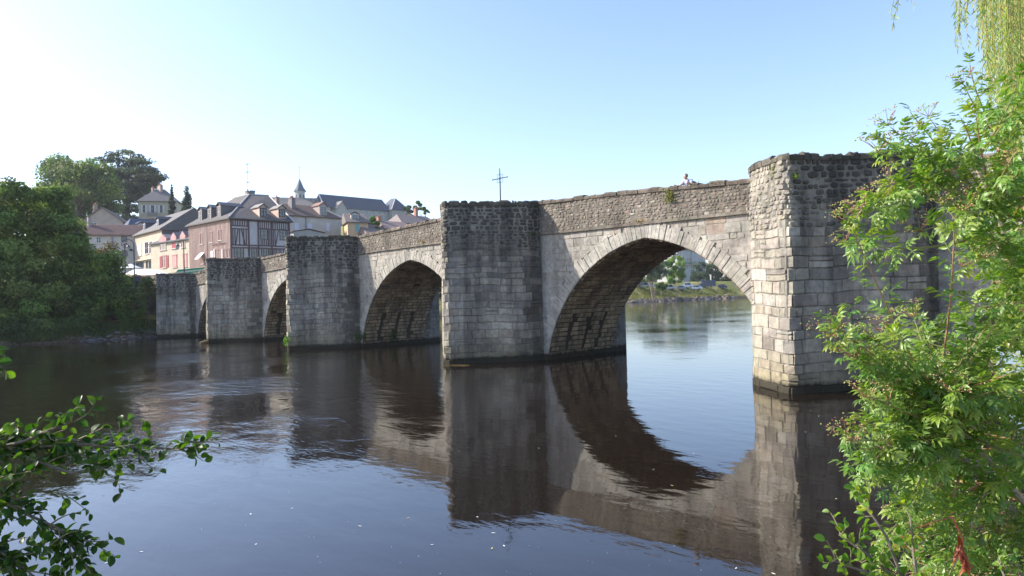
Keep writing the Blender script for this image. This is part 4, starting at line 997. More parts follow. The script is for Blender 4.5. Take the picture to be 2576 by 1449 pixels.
for i, (x, y, wdt, D, lab, zc) in enumerate(((2180, 850, 12, 175, 'brown roofed house with a tall red chimney right of the yellow gable', 2.6), (1890, 920, 8, 140, 'low brown roof just above the bridge parapet, below the yellow gable', 2.0), (1570, 985, 6.5, 135, 'low brown tiled roof right of the ochre house', 2.2))):
    q = at_depth(ZE(x, y), D); hs = thing('roofed_house', (q[0], q[1], 8), lab, 'house')
    po = [(q[0], q[1]-wdt/2), (q[0], q[1]+wdt/2), (q[0]-8, q[1]+wdt/2), (q[0]-8, q[1]-wdt/2)]; wz = q[2]-.6; walls(hs, po, 8, wz, (.5, .42, .34)); ee = grow(po, .4)
    roof_mesh(hs, ee, [mid(mid(ee[0], ee[3]), mid(ee[1], ee[2]), .12), mid(mid(ee[0], ee[3]), mid(ee[1], ee[2]), .85)], wz, wz+zc, [(.27, .22, .20), (.30, .22, .19), (.30, .23, .19)][i])
    chimney(hs, q[0]-4, q[1]+(1.2 if i == 0 else -3), wz+zc-1.2, wz+zc+(1.9 if i == 0 else .7), .8, .8, 2, (.42, .2, .15))

# --- slate roof between the peach house and the villa, and one at the left edge
for (x, y, D, wdt, lab) in ((1065, 622, 152, 10.5, 'dark slate roofed house between the villa and the peach house'), (-70, 815, 100, 5, 'blue slate roofed house half hidden by the big bank tree')):
    q = at_depth(ZB(x, y), D); hs = thing('slate_house', (q[0], q[1], 6), lab, 'house')
    po = [(q[0], q[1]-wdt/2), (q[0], q[1]+wdt/2), (q[0]-8, q[1]+wdt/2), (q[0]-8, q[1]-wdt/2)]; walls(hs, po, 5, q[2]-1.2, (.42, .4, .37)); ee = grow(po, .4)
    roof_mesh(hs, ee, [mid(mid(ee[0], ee[3]), mid(ee[1], ee[2]), .2), mid(mid(ee[0], ee[3]), mid(ee[1], ee[2]), .8)], q[2]-1.2, q[2]+2.2, (.07, .095, .16))
    wd_ = Wall(po[0], po[1])
    if x > 500:
        for a in (3, 7): dormer(hs, wd_, a, q[2]-1.0, 1.4, 1.7, 3, (.1, .11, .14), (.07, .09, .14), WHITE)

# --- quay: retaining wall, awnings, lamps
RW = thing('retaining_wall', (-86.4, 10, 0), 'dark stone retaining wall holding up the terrace on the far bank', 'wall')
wq = Wall((-86.2, -60), (-86.2, 26.7)); sfq = lambda u, v, d: tuple(wq.at(u, v, d))
mb = MB(); quadbox(mb, wq, 0, wq.L, -.5, 5.35, -.6, 0, (.09, .09, .085, .4)); mb.build('wall_core', M['stone'], RW)
rr = random.Random(8); st_ = MB(); z = 1.4
while z < 5.2:
    h_ = rr.uniform(.28, .42); u = 45
    while u < wq.L-.2:
        w_ = rr.uniform(.4, 1.0); stone_rect(st_, u, min(u+w_, wq.L-.05), z, min(z+h_, 5.3), sfq, rr.uniform(.02, .06), rr, (*jit((.13, .13, .12), rr, .3), .4)); u += w_
    z += h_
tag(st_.build('stone', M['stone'], RW), kind='stuff')
mb = MB(); quadbox(mb, wq, 0, wq.L, 5.36, 5.5, -.7, .08, (.42, .40, .36)); mb.build('coping', M['plaster'], RW)
# white marquee over the terrace
Dm = 88; m0, m1, m2, m3 = [at_depth(ZB(*p), D_) for p, D_ in (((695, 1255), 92), ((1140, 1235), 86), ((820, 1188), 96), ((1125, 1200), 92))]
TN = thing('terrace_canopy', (m0[0], m0[1], 5.4), 'white canvas canopy over the cafe terrace above the retaining wall', 'canopy')
mb = MB(); z_lo, z_hi = m0[2], m2[2]+.1
P_ = [(-96.5, 15.0), (-87.6, 22.5), (-91.5, 26.5), (-100, 19.0)]
f0, f1 = at_depth(ZB(690, 1252), 90), at_depth(ZB(1180, 1262), 84); b0, b1 = at_depth(ZB(820, 1190), 95), at_depth(ZB(1140, 1200), 90); g0 = at_depth(ZB(860, 1275), 86); g1 = at_depth(ZB(1270, 1250), 88)
mb.add([f0, g0, f1, b1, b0], [(0, 1, 2, 3, 4)], (.82, .82, .82)); mb.add([f1, g1, b1], [(0, 1, 2)], (.8, .8, .8))
for a, b in ((f0, g0), (g0, f1)): mb.add([a, b, b-np.array([0, 0, .35]), a-np.array([0, 0, .35])], [(0, 1, 2, 3)], (.55, .38, .34))
lo_ = [p-np.array([0, 0, .04]) for p in (f0, g0, f1, b1, b0)]; mb.add(lo_, [(4, 3, 2, 1, 0)], (.8, .8, .8)); mb.build('canvas_roof', M['canvas'], TN)
for p in (f0, g0, f1, b1, b0):
    mb = MB(); mb.tube([(p[0], p[1], 5.3), (p[0], p[1], p[2])], .05, 5, (.5, .5, .5)); mb.build('pole', M['iron'], TN)
GA = thing('green_awning', tuple(wf.at(wf.L, 8, .5)), 'green and white striped awning above the corner of the last bridge pier', 'awning')
ga0, ga1 = at_depth(ZB(1405, 1200), 90), at_depth(ZB(1775, 1165), 96)
for k in range(5):
    mb = MB(); t0, t1 = k/5, (k+1)/5; out = wf.n*1.0
    V = [ga0-np.array([0, 0, t*1.1])+out*t for t in (t0, t1)]+[ga1-np.array([0, 0, t*1.1])+out*t for t in (t1, t0)]; V += [v-np.array([0, 0, .05]) for v in V]
    mb.add(V, [(0, 1, 2, 3), (4, 5, 6, 7), (0, 3, 7, 4), (1, 2, 6, 5), (0, 1, 5, 4), (2, 3, 7, 6)], (.02, .33, .22) if k % 2 == 0 else (.6, .65, .6)); mb.build('stripe', M['canvas'], GA)
UM = at_depth(ZB(765, 1170), 97)
um = thing('white_parasol', (UM[0], UM[1], 5.4), 'small white parasol open on the terrace behind the canopy', 'parasol')
mb = MB(); n8 = [(UM[0]+1.5*cos(k*pi/4), UM[1]+1.5*sin(k*pi/4), UM[2]-.1) for k in range(8)]; mb.add(n8+[(UM[0], UM[1], UM[2]+.55)], [(k, (k+1) % 8, 8) for k in range(8)], (.8, .8, .8)); mb.build('parasol_cover', M['canvas'], um)
mb = MB(); mb.tube([(UM[0], UM[1], 5.3), (UM[0], UM[1], UM[2]+.5)], .035, 5, (.4, .4, .4)); mb.build('pole', M['iron'], um)
MBd = thing('menu_board', (-88.2, 20.5, 5.4), 'dark menu board with a red frame standing on the terrace', 'board')
q = at_depth(ZB(860, 1390), 84); wq2 = Wall((q[0]-.5, q[1]-.3), (q[0]+.5, q[1]+.3))
mb = MB(); quadbox(mb, wq2, 0, 1.16, q[2]-1.0, q[2]+1.0, 0, .06, (.35, .08, .1)); mb.build('frame', M['paint'], MBd)
mb = MB(); quadbox(mb, wq2, .1, 1.06, q[2]-.9, q[2]+.9, .061, .08, (.06, .09, .11)); mb.build('board_panel', M['paint'], MBd)
# lamp posts
def lamp(px_top, px_bot, D, lab, arm, name='street_lamp'):
    b = at_depth(px_bot, D); t = at_depth(px_top, D); x, y = b[0], b[1]
    L_ = thing(name, (x, y, 5.4), lab, 'lamp post', 'lamp posts at the bridge end')
    mb = MB(); mb.tube([(x, y, 5.2), (x, y, 6.2), (x, y, t[2])], [.13, .08, .05], 6, (1, 1, 1)); mb.build('post', M['iron'], L_)
    r3 = RIGHT0; dirn = arm[0]
    if arm[1] == 'scroll':
        mb = MB(); pts = []
        for k in range(15):
            a = pi*k/14; pts.append(np.array([x, y, t[2]])+r3*dirn*(.75-.75*cos(a))+np.array([0, 0, .75*sin(a)]))
        mb.tube(pts, .04, 5)
        for (cxs, r0_) in ((1.0, .42), (1.15, .25)):
            pts = [np.array([x, y, t[2]-.1])+r3*dirn*(cxs+r0_*(1-k/16)*cos(k*.55))+np.array([0, 0, r0_*(1-k/16)*sin(k*.55)]) for k in range(14)]
            mb.tube(pts, .03, 4)
        mb.build('scroll_bracket', M['iron'], L_); hp = np.array([x, y, t[2]])+r3*dirn*1.0+np.array([0, 0, -.9])
        if arm[2] is not None: hp = at_depth(arm[2], D)
    else:
        hp = at_depth(arm[2], D); mb = MB(); mb.tube([(x, y, t[2]-.2), (x+(hp[0]-x)*.5, y+(hp[1]-y)*.5, t[2]+.1), (hp[0], hp[1], hp[2]+.5)], .035, 5); mb.build('bracket', M['iron'], L_)
    mb = MB(); mb.tube([hp+np.array([0, 0, .55]), hp+np.array([0, 0, .35]), hp+np.array([0, 0, .25])], [.06, .2, .34], 8); mb.build('lamp_hood', M['iron'], L_)
    mb = MB(); mb.tube([hp+np.array([0, 0, .25]), hp+np.array([0, 0, -.2])], [.24, .13], 6, (.5, .48, .45)); mb.build('lantern_glass', M['plaster'], L_)
lamp(ZB(668, 850), ZB(690, 1350), 82, 'leftmost tall iron lamp post, with its lantern on the right', (1, 'none', ZB(730, 925)))
lamp(ZB(795, 870), ZB(815, 1350), 82, 'iron lamp post with a big scroll bracket, second from the left', (-1, 'scroll', ZB(770, 975)))
lamp(ZB(1475, 810), ZB(1490, 1240), 84, 'lamp post in front of the red shuttered house', (-1, 'none', ZB(1400, 905)))
# ------------------------------------------------------------------ trees
def leaf_quads(P, Nn, size, r, aspect=.6):
    """diamond leaves (4 verts, 1 face) at P facing roughly Nn"""
    n = len(P); t = r.normal(size=(n, 3)); u = np.cross(Nn, t); u /= np.linalg.norm(u, axis=1)[:, None]+1e-9; v = np.cross(Nn, u); v /= np.linalg.norm(v, axis=1)[:, None]+1e-9
    s = (size*r.uniform(.6, 1.35, n))[:, None]; b = r.uniform(-.25, .25, (n, 1))*s*Nn
    V = np.stack([P-u*s, P+v*s*aspect+b, P+u*s, P-v*s*aspect+b], 1).reshape(-1, 3)
    return V, np.arange(4*n).reshape(-1, 4)
def crown_mesh(name, blobs, nleaf, size, col, parent, r, mat=None, var=.35, flat=1.0, fill=.35, up=.3):
    """blobs: (centre, radius xyz) clumps; leaves crowd the outer shell of each"""
    Vs, Cs = [], []; tot = sum(b[1][0]*b[1][1]+b[1][2]*b[1][0] for b in blobs)
    for c, rad in blobs:
        k = max(6, int(nleaf*(rad[0]*rad[1]+rad[2]*rad[0])/tot)); d = r.normal(size=(k, 3)); d /= np.linalg.norm(d, axis=1)[:, None]
        rr_ = np.where(r.random(k) < fill, r.uniform(.35, .9, k), r.uniform(.86, 1.12, k))
        lump = 1+.16*np.sin(d[:, 0]*5+c[0])*np.sin(d[:, 1]*6+c[1]*1.3)+.1*np.sin(d[:, 2]*9+c[2])
        P = np.array(c)+d*np.array(rad)*(rr_*lump)[:, None]
        Nn = d*.95+r.normal(size=(k, 3))*.5+np.array([0, 0, up]); Nn /= np.linalg.norm(Nn, axis=1)[:, None]
        V, _ = leaf_quads(P, Nn, size, r); Vs.append(V)
        b = r.uniform(1-var, 1+var); cc = np.array(col)*b*np.array([r.uniform(.9, 1.25), 1, r.uniform(.8, 1.1)])
        cl = cc[None]*r.uniform(.7, 1.3, (k, 1)); Cs.append(np.repeat(np.concatenate([cl, np.ones((k, 1))], 1), 4, 0))
    V = np.concatenate(Vs); C = np.concatenate(Cs); F = np.arange(len(V)).reshape(-1, 4)
    return np_mesh(name, V, F, mat or M['leaf_far'], parent, C)
def scatter_blobs(c, rad, n, br, r, zmin=None):
    out = []
    for _ in range(n):
        d = r.normal(size=3); d /= np.linalg.norm(d); q = np.array(c)+d*np.array(rad)*r.uniform(.35, .92)
        if zmin is not None: q[2] = max(q[2], zmin)
        s = br*r.uniform(.65, 1.3); out.append((q, (s, s, s*r.uniform(.6, .85))))
    return out
def tree(name, base, top, blobs, nleaf, size, col, label, cat='tree', group=None, trunk=.35, seed=1, bark=(1, 1, 1), limbs=7, **kw):
    r = np.random.default_rng(seed); T = thing(name, tuple(base), label, cat, group); base = np.array(base, float); top = np.array(top, float)
    mb = MB(); m1 = base+(top-base)*.5+np.array([r.uniform(-.3, .3), r.uniform(-.3, .3), 0]); mb.tube([base-np.array([0, 0, .4]), base+(top-base)*.12, m1, top], [trunk*1.35, trunk, trunk*.65, trunk*.25], 7, bark); tr = mb.build('trunk', M['bark'], T)
    for i in r.permutation(len(blobs))[:limbs]:
        c = np.array(blobs[i][0]); s = base+(top-base)*r.uniform(.3, .75); mb = MB(); mb.tube([s, (s+c)/2+np.array([0, 0, .4]), c], [trunk*.4, trunk*.22, trunk*.08], 5, bark); mb.build('limb', M['bark'], T)
    crown_mesh('crown', blobs, nleaf, size, col, T, r, **kw); return T
def gz(p): return float(ground_z(p[0], p[1]))
def D4(x, y): return (x/1.4907, y/1.4907)
# big tree on the left bank: a mass of clumps measured on the photo (px, py, radius m, depth)
def px_blobs(L, depth0):
    out = []
    for (x, y, rm, dd) in L:
        D = depth0+dd if depth0 > 0 else 66+max(-60, x)/390*9.5+abs(dd)
        out.append((at_depth((x, y), D), (rm, rm, rm*.8)))
    return out
bt = []
r_ = np.random.default_rng(3)
outline = [(0, 470), (60, 500), (120, 505), (165, 530), (195, 590), (215, 640), (255, 690), (265, 740), (250, 790)]
def xr(y): return np.interp(y, [p[1] for p in outline], [p[0] for p in outline])
for y in range(490, 850, 22):
    lo, hi = -90, xr(y)-18
    for x in np.arange(lo, hi, 30): bt.append((x+r_.uniform(-12, 12), y+r_.uniform(-10, 10), r_.uniform(.8, 1.5), r_.uniform(-4, 6)))
bt += [(xr(y_)+r_.uniform(-8, 14), y_, r_.uniform(.5, .9), 0) for y_ in range(520, 800, 15)]+[(x_, 500-18*abs(sin(x_*.11)), r_.uniform(.5, .9), 0) for x_ in range(0, 165, 9)]
bt += [(25, 462, .8, 0), (50, 470, .7, 0), (15, 480, 1.0, 0), (75, 492, .9, 0), (100, 490, .9, 0), (140, 500, .8, 0), (150, 515, 1.2, 0)]
b0 = at_depth((80, 850), 72); b0[2] = gz(b0)
tree('bank_tree', b0, at_depth((70, 520), 72), px_blobs(bt, -1), 90000, .15, (.12, .185, .05), 'huge dark green broadleaf tree on the left bank filling the left edge', trunk=.6, seed=4, limbs=12, var=.45)
# second tree, lighter, right of it and in front of the terrace
bt2 = []
outl2 = [(690, 275), (720, 290), (755, 330), (785, 365), (812, 368), (830, 340)]
for y in range(650, 815, 16):
    hi = np.interp(y, [640, 690, 735, 770, 800, 835], [285, 300, 325, 350, 358, 345])
    for x in np.arange(215, hi, 22): bt2.append((x+r_.uniform(-8, 8), y+r_.uniform(-7, 7), r_.uniform(.8, 1.3), r_.uniform(-2, 3)))
bt2 = [b for b in bt2 if not (b[1] > 785 and b[0] > 215)]
b0 = at_depth((290, 808), 76.5); b0[2] = gz(b0)
tree('bank_tree', b0, at_depth((285, 690), 76.5), px_blobs(bt2, -1), 24000, .15, (.13, .20, .05), 'rounder green tree between the huge bank tree and the leftmost pier', trunk=.25, seed=5, var=.45)
for i, (x, y, rm, n, lab) in enumerate(((375, 735, .9, 5, 'thin pale leaved sapling climbing beside the leftmost pier'), (330, 705, .9, 5, 'bright yellow green shrub below the lamp posts on the terrace edge'), (268, 655, 1.2, 4, 'reddish brown shrub at the top right of the bank trees'))):
    c = at_depth((x, y), [73, 84, 84][i]); b = np.array([c[0], c[1], gz(c)]); r2 = np.random.default_rng(50+i)
    bl = [(c+r2.normal(size=3)*np.array([.5, .5, [1.8, .5, .6][i]]), (rm*.7, rm*.7, rm*.6)) for _ in range(n+4)]
    tree('shrub', b, c+np.array([0, 0, .8]), bl, 2200, .12, [(.10, .13, .05), (.14, .19, .035), (.12, .09, .035)][i], lab, 'shrub', trunk=.07, seed=60+i, limbs=4)
# bushes hanging over the water at the left
for i, (x0, x1, y, lab) in enumerate(((-60, 60, 830, 'dark bush overhanging the water at the left edge of the far bank'), (60, 150, 838, 'dark waterside bush, second from the left edge'), (140, 215, 840, 'low waterside bush just left of the sunlit grass strip'), (395, 430, 0, ''))):
    if not lab: continue
    r2 = np.random.default_rng(70+i); bl = []
    for _ in range(16): xx = r2.uniform(x0, x1); c = at_depth((xx, y+r2.uniform(-24, 16)), 64.5+max(-60, xx)/390*9.5+r2.uniform(0, 2)); bl.append((c, (1.2, 1.2, .8)))
    c = at_depth(((x0+x1)/2, y), 67+(x0+x1)/2/390*9.5); c[2] = gz(c)
    tree('waterside_bush', c, c+np.array([0, 0, 1.5]), bl, 5000, .15, (.09, .145, .045), lab, 'bush', trunk=.12, seed=80+i, limbs=4)
# wooded hill behind: rounded broadleaf trees, cedar, conifers
def hill_tree(px, D, lab, L, col, size, nleaf, seed, name='hill_tree', trunk=.5, **kw):
    bl = px_blobs(L, D); b = at_depth(px, D); g = np.array([b[0], b[1], min(gz(b), b[2])])
    return tree(name, g, bl[0][0], bl, nleaf, size, col, lab, trunk=trunk, seed=seed, **kw)
def cloud(x0, x1, y0, y1, n, rm, seed, shape='ell'):
    r2 = np.random.default_rng(seed); out = []; cx, cy, hx, hy = (x0+x1)/2, (y0+y1)/2, (x1-x0)/2, (y1-y0)/2
    while len(out) < n:
        a, b = r2.uniform(-1, 1, 2)
        if a*a+b*b < 1: out.append((cx+a*hx, cy+b*hy, rm*r2.uniform(.7, 1.25), r2.uniform(-4, 4)))
    return out
hill_tree((140, 560), 185, 'tall broadleaf tree at the left of the hill skyline', cloud(103, 185, 405, 560, 34, 2.6, 1), (.11, .165, .065), .34, 11000, 21)
hill_tree((215, 560), 180, 'bright green tree in the middle of the hill skyline, left of the cedar', cloud(150, 280, 395, 520, 46, 2.4, 2), (.16, .22, .07), .33, 14000, 22)
hill_tree((230, 570), 188, 'broad rounded tree below the skyline in front of the cedar', cloud(140, 305, 470, 590, 56, 2.6, 3), (.12, .18, .065), .32, 14000, 23)
hill_tree((110, 570), 170, 'dark tree on the slope behind the huge bank tree', cloud(60, 175, 470, 600, 30, 2.8, 5), (.10, .155, .06), .33, 11000, 26)
hill_tree((215, 590), 180, 'pale green small tree left of the gabled house', cloud(165, 235, 545, 610, 14, 1.5, 6), (.12, .155, .06), .28, 5000, 27)
# cedar: flat, spreading dark plates
cb = [(x, y, rm, dd) for x, y, rm, dd in cloud(262, 385, 392, 500, 46, 2.3, 4)]+[(390, 452, 1.6, 0), (402, 452, 1.0, 0), (285, 388, 1.6, 0), (315, 383, 1.8, 0), (345, 393, 1.5, 0), (268, 405, 1.4, 0), (235, 402, .8, 0), (250, 398, .9, 0), (330, 520, 2.2, 0), (318, 545, 2.2, 0), (345, 505, 2.0, 0), (305, 530, 2.2, 0), (335, 550, 2.0, 0), (300, 560, 2.2, 0), (320, 500, 2.4, 0), (292, 520, 2.0, 0), (365, 478, 2.0, 0), (352, 530, 1.8, 0), (330, 575, 2.0, 0)]
bl = [(c, (s[0]*1.55, s[1]*1.55, s[2]*.5)) for c, s in px_blobs(cb, 228)]; b = at_depth((315, 575), 228)
tree('cedar_tree', (b[0], b[1], gz(b)), at_depth((318, 420), 228), bl, 24000, .36, (.05, .078, .06), 'massive dark cedar with layered flat boughs on the hill skyline', trunk=1.3, seed=24, bark=(.5, .45, .45), limbs=16, var=.25)
for i, (x, y0, y1, w, D, lab) in enumerate(((432, 466, 560, 9, 205, 'narrow dark conifer just right of the hill villa'), (470, 470, 560, 17, 200, 'broad dark conical cypress between the villa and the timbered house'), (159, 400, 440, 4, 200, 'thin dark fir tip at the left of the hill skyline'), (170, 392, 440, 5, 200, 'slim pointed fir tip rising beside another on the hill skyline'))):
    L = []; r2 = np.random.default_rng(90+i); k = 16
    for j in range(k):
        t = j/(k-1); ww = w*(.25+.75*min(1, t*1.6))
        for _ in range(2): L.append((x+r2.uniform(-.4, .4)*ww*1.0, y0+(y1-y0)*t, ww*D/FOC*.75, r2.uniform(-1, 1)))
    hill_tree((x, y1), D, lab, L, (.022, .040, .026), .26, 4500 if w > 6 else 1200, 30+i, name='conifer', trunk=.3, limbs=2)
for i, (x0, x1, y0, y1, D, c, lab) in enumerate(((1290, 1306, 775, 800, 210, (.05, .09, .05), 'small rounded far tree, leftmost of three behind the yellow gabled house'),)): pass
for i, (x, y, w, h, D, c, lab) in enumerate(((1027, 527, 11, 10, 230, (.06, .10, .06), 'small far tree above the yellow gabled house, leftmost of three'), (1051, 524, 12, 15, 230, (.13, .17, .06), 'yellow green far tree, middle one of three above the parapet'), (1072, 530, 8, 12, 230, (.08, .13, .06), 'small far tree beside the red chimney, rightmost of three'), (938, 566, 20, 14, 140, (.07, .13, .03), 'bright green shrub in front of the convent, right of the ochre house'))):
    hill_tree((x, y+14), D, lab, cloud(x-w, x+w, y-h, y+h, 9, w*D/FOC*.42, 200+i), c, .22, 2200, 40+i, name='distant_tree', trunk=.15, limbs=2)
# ---- far bank upstream, seen through the big arch
def far_tree(x, y0, y1, w, D, c, lab, seed, stems=1, n=6000, size=.2, name='riverside_tree'):
    b = at_depth((x, 735), D); g = gz(b); base = np.array([b[0], b[1], g]); L = cloud(x-w, x+w, y0, y1, 42, w*D/FOC*.27, seed)
    T = tree(name, base, at_depth((x, (y0+y1)/2), D), px_blobs(L, D), n, size, c, lab, trunk=.16, seed=seed, bark=(2.6, 2.6, 2.4), limbs=5)
    for s in range(stems-1):
        mb = MB(); q = at_depth((x+(-12 if s == 0 else 9), y1-8), D); mb.tube([base, (base+q)/2+np.array([.1, .1, 0]), q], [.15, .12, .07], 5, (2.8, 2.7, 2.5)); mb.build('stem', M['bark'], T)
far_tree(1642, 652, 706, 36, 216, (.12, .17, .09), 'pale three-stemmed tree on the far bank seen through the big arch', 301, 3, 12000)
far_tree(1700, 646, 714, 25, 224, (.16, .26, .05), 'bright green upright tree seen through the big arch, on one thin trunk', 302, 1, 10000)
far_tree(1664, 712, 729, 14, 226, (.06, .115, .025), 'low green bush on the far lawn between the two thin trees', 303, 1, 2500, name='lawn_bush')
far_tree(1606, 690, 718, 16, 238, (.09, .15, .04), 'leafy shrub behind the leftmost parked cars', 304, 1, 2500)
far_tree(1766, 660, 708, 24, 275, (.03, .055, .022), 'dark evergreen behind the van at the right of the arch', 305, 1, 5000)
far_tree(1745, 694, 716, 10, 272, (.04, .06, .04), 'dark shrub against the grey building behind the cars', 306, 1, 2000)
for i_, (xx_, yy0, lab_) in enumerate(((1585, 668, 'dark tree behind the car park, leftmost in the arch opening'), (1622, 660, 'dark tree filling the arch opening behind the three-stemmed tree'), (1786, 640, 'tall dark evergreen right of the grey building'), (1822, 650, 'dark tree at the right side of the arch opening'), (1858, 655, 'dark tree at the far right of the arch opening'))):
    far_tree(xx_, max(yy0, 662), 716, 28, 300+i_*4, (.035, .06, .024), lab_, 330+i_, 1, 5000, .3, 'backdrop_tree')
far_tree(1108, 695, 745, 22, 130, (.06, .10, .03), 'tree upstream glimpsed in the narrow gap beside the middle pier', 307, 1, 4000)
for i, (x, D) in enumerate(((1990, 270), (2300, 150), (2420, 140), (2540, 130))):
    far_tree(x, 640 if i > 0 else 660, 715, 45, D, (.05, .09, .03), ['broad tree upstream behind the nearest pier', 'bank tree upstream seen through the elder leaves', 'second bank tree upstream behind the elder', 'third bank tree upstream behind the elder'][i], 310+i, 1, 5000, .3, 'upstream_tree')

# ---- buildings behind the far car park
def block(pxl, pxr, D0, D1, ztop, lab, col, deep=10, name='apartment_building', z0=3):
    a, b = at_depth((pxl, 700), D0), at_depth((pxr, 700), D1); po, w = footprint(a, b, deep); B0 = thing(name, (a[0], a[1], 4), lab, 'building'); walls(B0, po, z0, ztop, col); return B0, w, po
B1, w1, po = block(1705, 1776, 284, 300, 20.5, 'grey four storey apartment building with white framed windows behind the parked cars', (.42, .42, .42))
for (x0, y0, x1, y1) in ((85, -80, 300, 0), (310, 40, 380, 140)):
    pass
for r4 in ((1040, -60, 1190, 32), (1395, 60, 1480, 160), (1350, 215, 1395, 305), (1550, 130, 1620, 310)): window(B1, w1, w1.rect(ZA, *r4), (.6, .6, .62) if r4[0] < 1300 else (.10, .16, .13), 1, 1, sill=False)
for (x0, x1) in ((1240, 1262), (1500, 1512)):
    a0, a1, z0, z1 = w1.rect(ZA, x0, -80, x1, 560); mb = MB(); quadbox(mb, w1, a0, a1, 4, 20.5, 0, .5, (.5, .5, .54)); mb.build('pilaster', M['plaster'], B1)
for y in (150, 205): 
    a0, a1, z0, z1 = w1.rect(ZA, 1290, y, 1500, y+22); mb = MB(); quadbox(mb, w1, a0, a1, z0, z1, 0, .9, (.15, .32, .24) if y == 150 else (.5, .36, .34)); mb.build('balcony', M['plaster'], B1)
roof_mesh(B1, grow(po, .5), [tuple(np.mean(np.array(po), 0)-1), tuple(np.mean(np.array(po), 0)+1)], 20.5, 22.5, (.2, .19, .19))
B2, w2, po2 = block(1668, 1703, 300, 304, 19.5, 'white apartment building just left of the grey one behind the trees', (.6, .59, .56), name='white_building')
for k in range(3):
    window(B2, w2, (1.2+k*1.5, 2.0+k*1.5, 9, 11), (.4, .4, .4), 0, 1)
roof_mesh(B2, grow(po2, .5), [tuple(np.mean(np.array(po2), 0)-1), tuple(np.mean(np.array(po2), 0)+1)], 19.5, 21, (.25, .2, .18))
# ---- parked cars
def car(px, D, L, Hh, col, lab, kind='car', yaw=None, wheelz=.32):
    L *= 1.1; Hh *= 1.12
    q = at_depth(px, D); z0 = gz(q); q[2] = z0
    a = yaw if yaw is not None else radians(38); ux = np.array([cos(a), sin(a), 0]); uy = np.array([-sin(a), cos(a), 0])
    T = thing('parked_van' if kind == 'van' else 'parked_car', tuple(q), lab, kind, 'vehicles parked along the far bank')
    if kind == 'van': prof = [(-L/2, .3), (-L/2, 1.0), (-L/2+.05, 1.1), (-L/2+.75, 1.25), (-L/2+1.5, Hh-.08), (-L/2+1.9, Hh), (L/2-.08, Hh), (L/2, Hh-.2), (L/2, .3)]
    else: prof = [(-L/2, .28), (-L/2-.02, .62), (-L/2+.15, .78), (-L*.24, .93), (-L*.08, Hh-.04), (L*.05, Hh), (L*.26, Hh-.06), (L*.42, .98), (L/2-.03, .92), (L/2, .6), (L/2-.04, .28)]
    def P(x, z, s): return q+ux*x+uy*s+np.array([0, 0, z])
    n = len(prof); mb = MB(); Wd = .86 if kind == 'car' else .98; V = []
    for s, k in ((-Wd, 1), (-Wd+.0, 1), (Wd, 1)): pass
    lay = [(-Wd, lambda z: 0.0), (Wd, lambda z: 0.0)]
    for s in (-1, 1):
        for (x, z) in prof:
            tuck = .16*max(0, (z-.9)/(Hh-.9)); V.append(P(x, z, s*(Wd-tuck)))
    mb.add(V, [tuple(range(n)), tuple(range(2*n-1, n-1, -1))]+[(i, (i+1) % n, n+(i+1) % n, n+i) for i in range(n)], col); mb.build('body', M['carpaint'], T)
    # side glass, two panes a side, and windscreens
    gx = [(-L*.19, -.02*L, .0), (.0*L, .25*L, 0)] if kind == 'car' else [(-L/2+.95, -L/2+1.9, 0)]
    for s in (-1, 1):
        for (xa, xb, _) in gx:
            zt_ = Hh-.12; zb_ = .95 if kind == 'car' else 1.3; sl_ = .28 if xa < -.1*L else .0; sr = .22*(xb > .2*L)
            tk = lambda z: Wd-.16*max(0, (z-.9)/(Hh-.9))+.012
            mb = MB(); mb.add([P(xa, zb_, s*tk(zb_)), P(xb+sr, zb_, s*tk(zb_)), P(xb, zt_, s*tk(zt_)), P(xa+sl_, zt_, s*tk(zt_))], [(0, 1, 2, 3)]); mb.build('side_window', M['glass'], T)
    if kind == 'car':
        for (x0, z0_, x1, z1_) in ((-L*.235, .95, -L*.095, Hh-.06), (L*.41, 1.0, L*.275, Hh-.09)):
            e = .015 if x0 > 0 else -.015; mb = MB(); mb.add([P(x0+e, z0_, -.7), P(x0+e, z0_, .7), P(x1+e, z1_+.01, .62), P(x1+e, z1_+.01, -.62)], [(0, 1, 2, 3)]); mb.build('windscreen', M['glass'], T)
    for s in (-1, 1):
        mb = MB(); mb.box(P(L/2-.0, .72, s*(Wd-.2)), (.06, .25, .14), (.5, .04, .03), (ux, uy)); mb.build('tail_light', M['paint'], T)
        mb = MB(); mb.box(P(-L/2+.02, .66, s*(Wd-.22)), (.06, .3, .13), (.8, .8, .75), (ux, uy)); mb.build('headlight', M['paint'], T)
        for x in (-L*.31, L*.3):
            mb = MB(); c0, c1 = P(x, wheelz, s*(Wd-.18)), P(x, wheelz, s*(Wd+.02)); mb.tube([c0, c1], [.33, .33], 12); w_ = mb.build('wheel', M['tyre'], T)
            mb = MB(); mb.tube([c1, P(x, wheelz, s*(Wd+.035))], [.2, .17], 8, (.45, .45, .47)); mb.build('rim', M['paint'], w_)
    return T
SIL, WH, GRY, DKB = (.5, .52, .55), (.75, .75, .76), (.2, .21, .23), (.035, .045, .07)
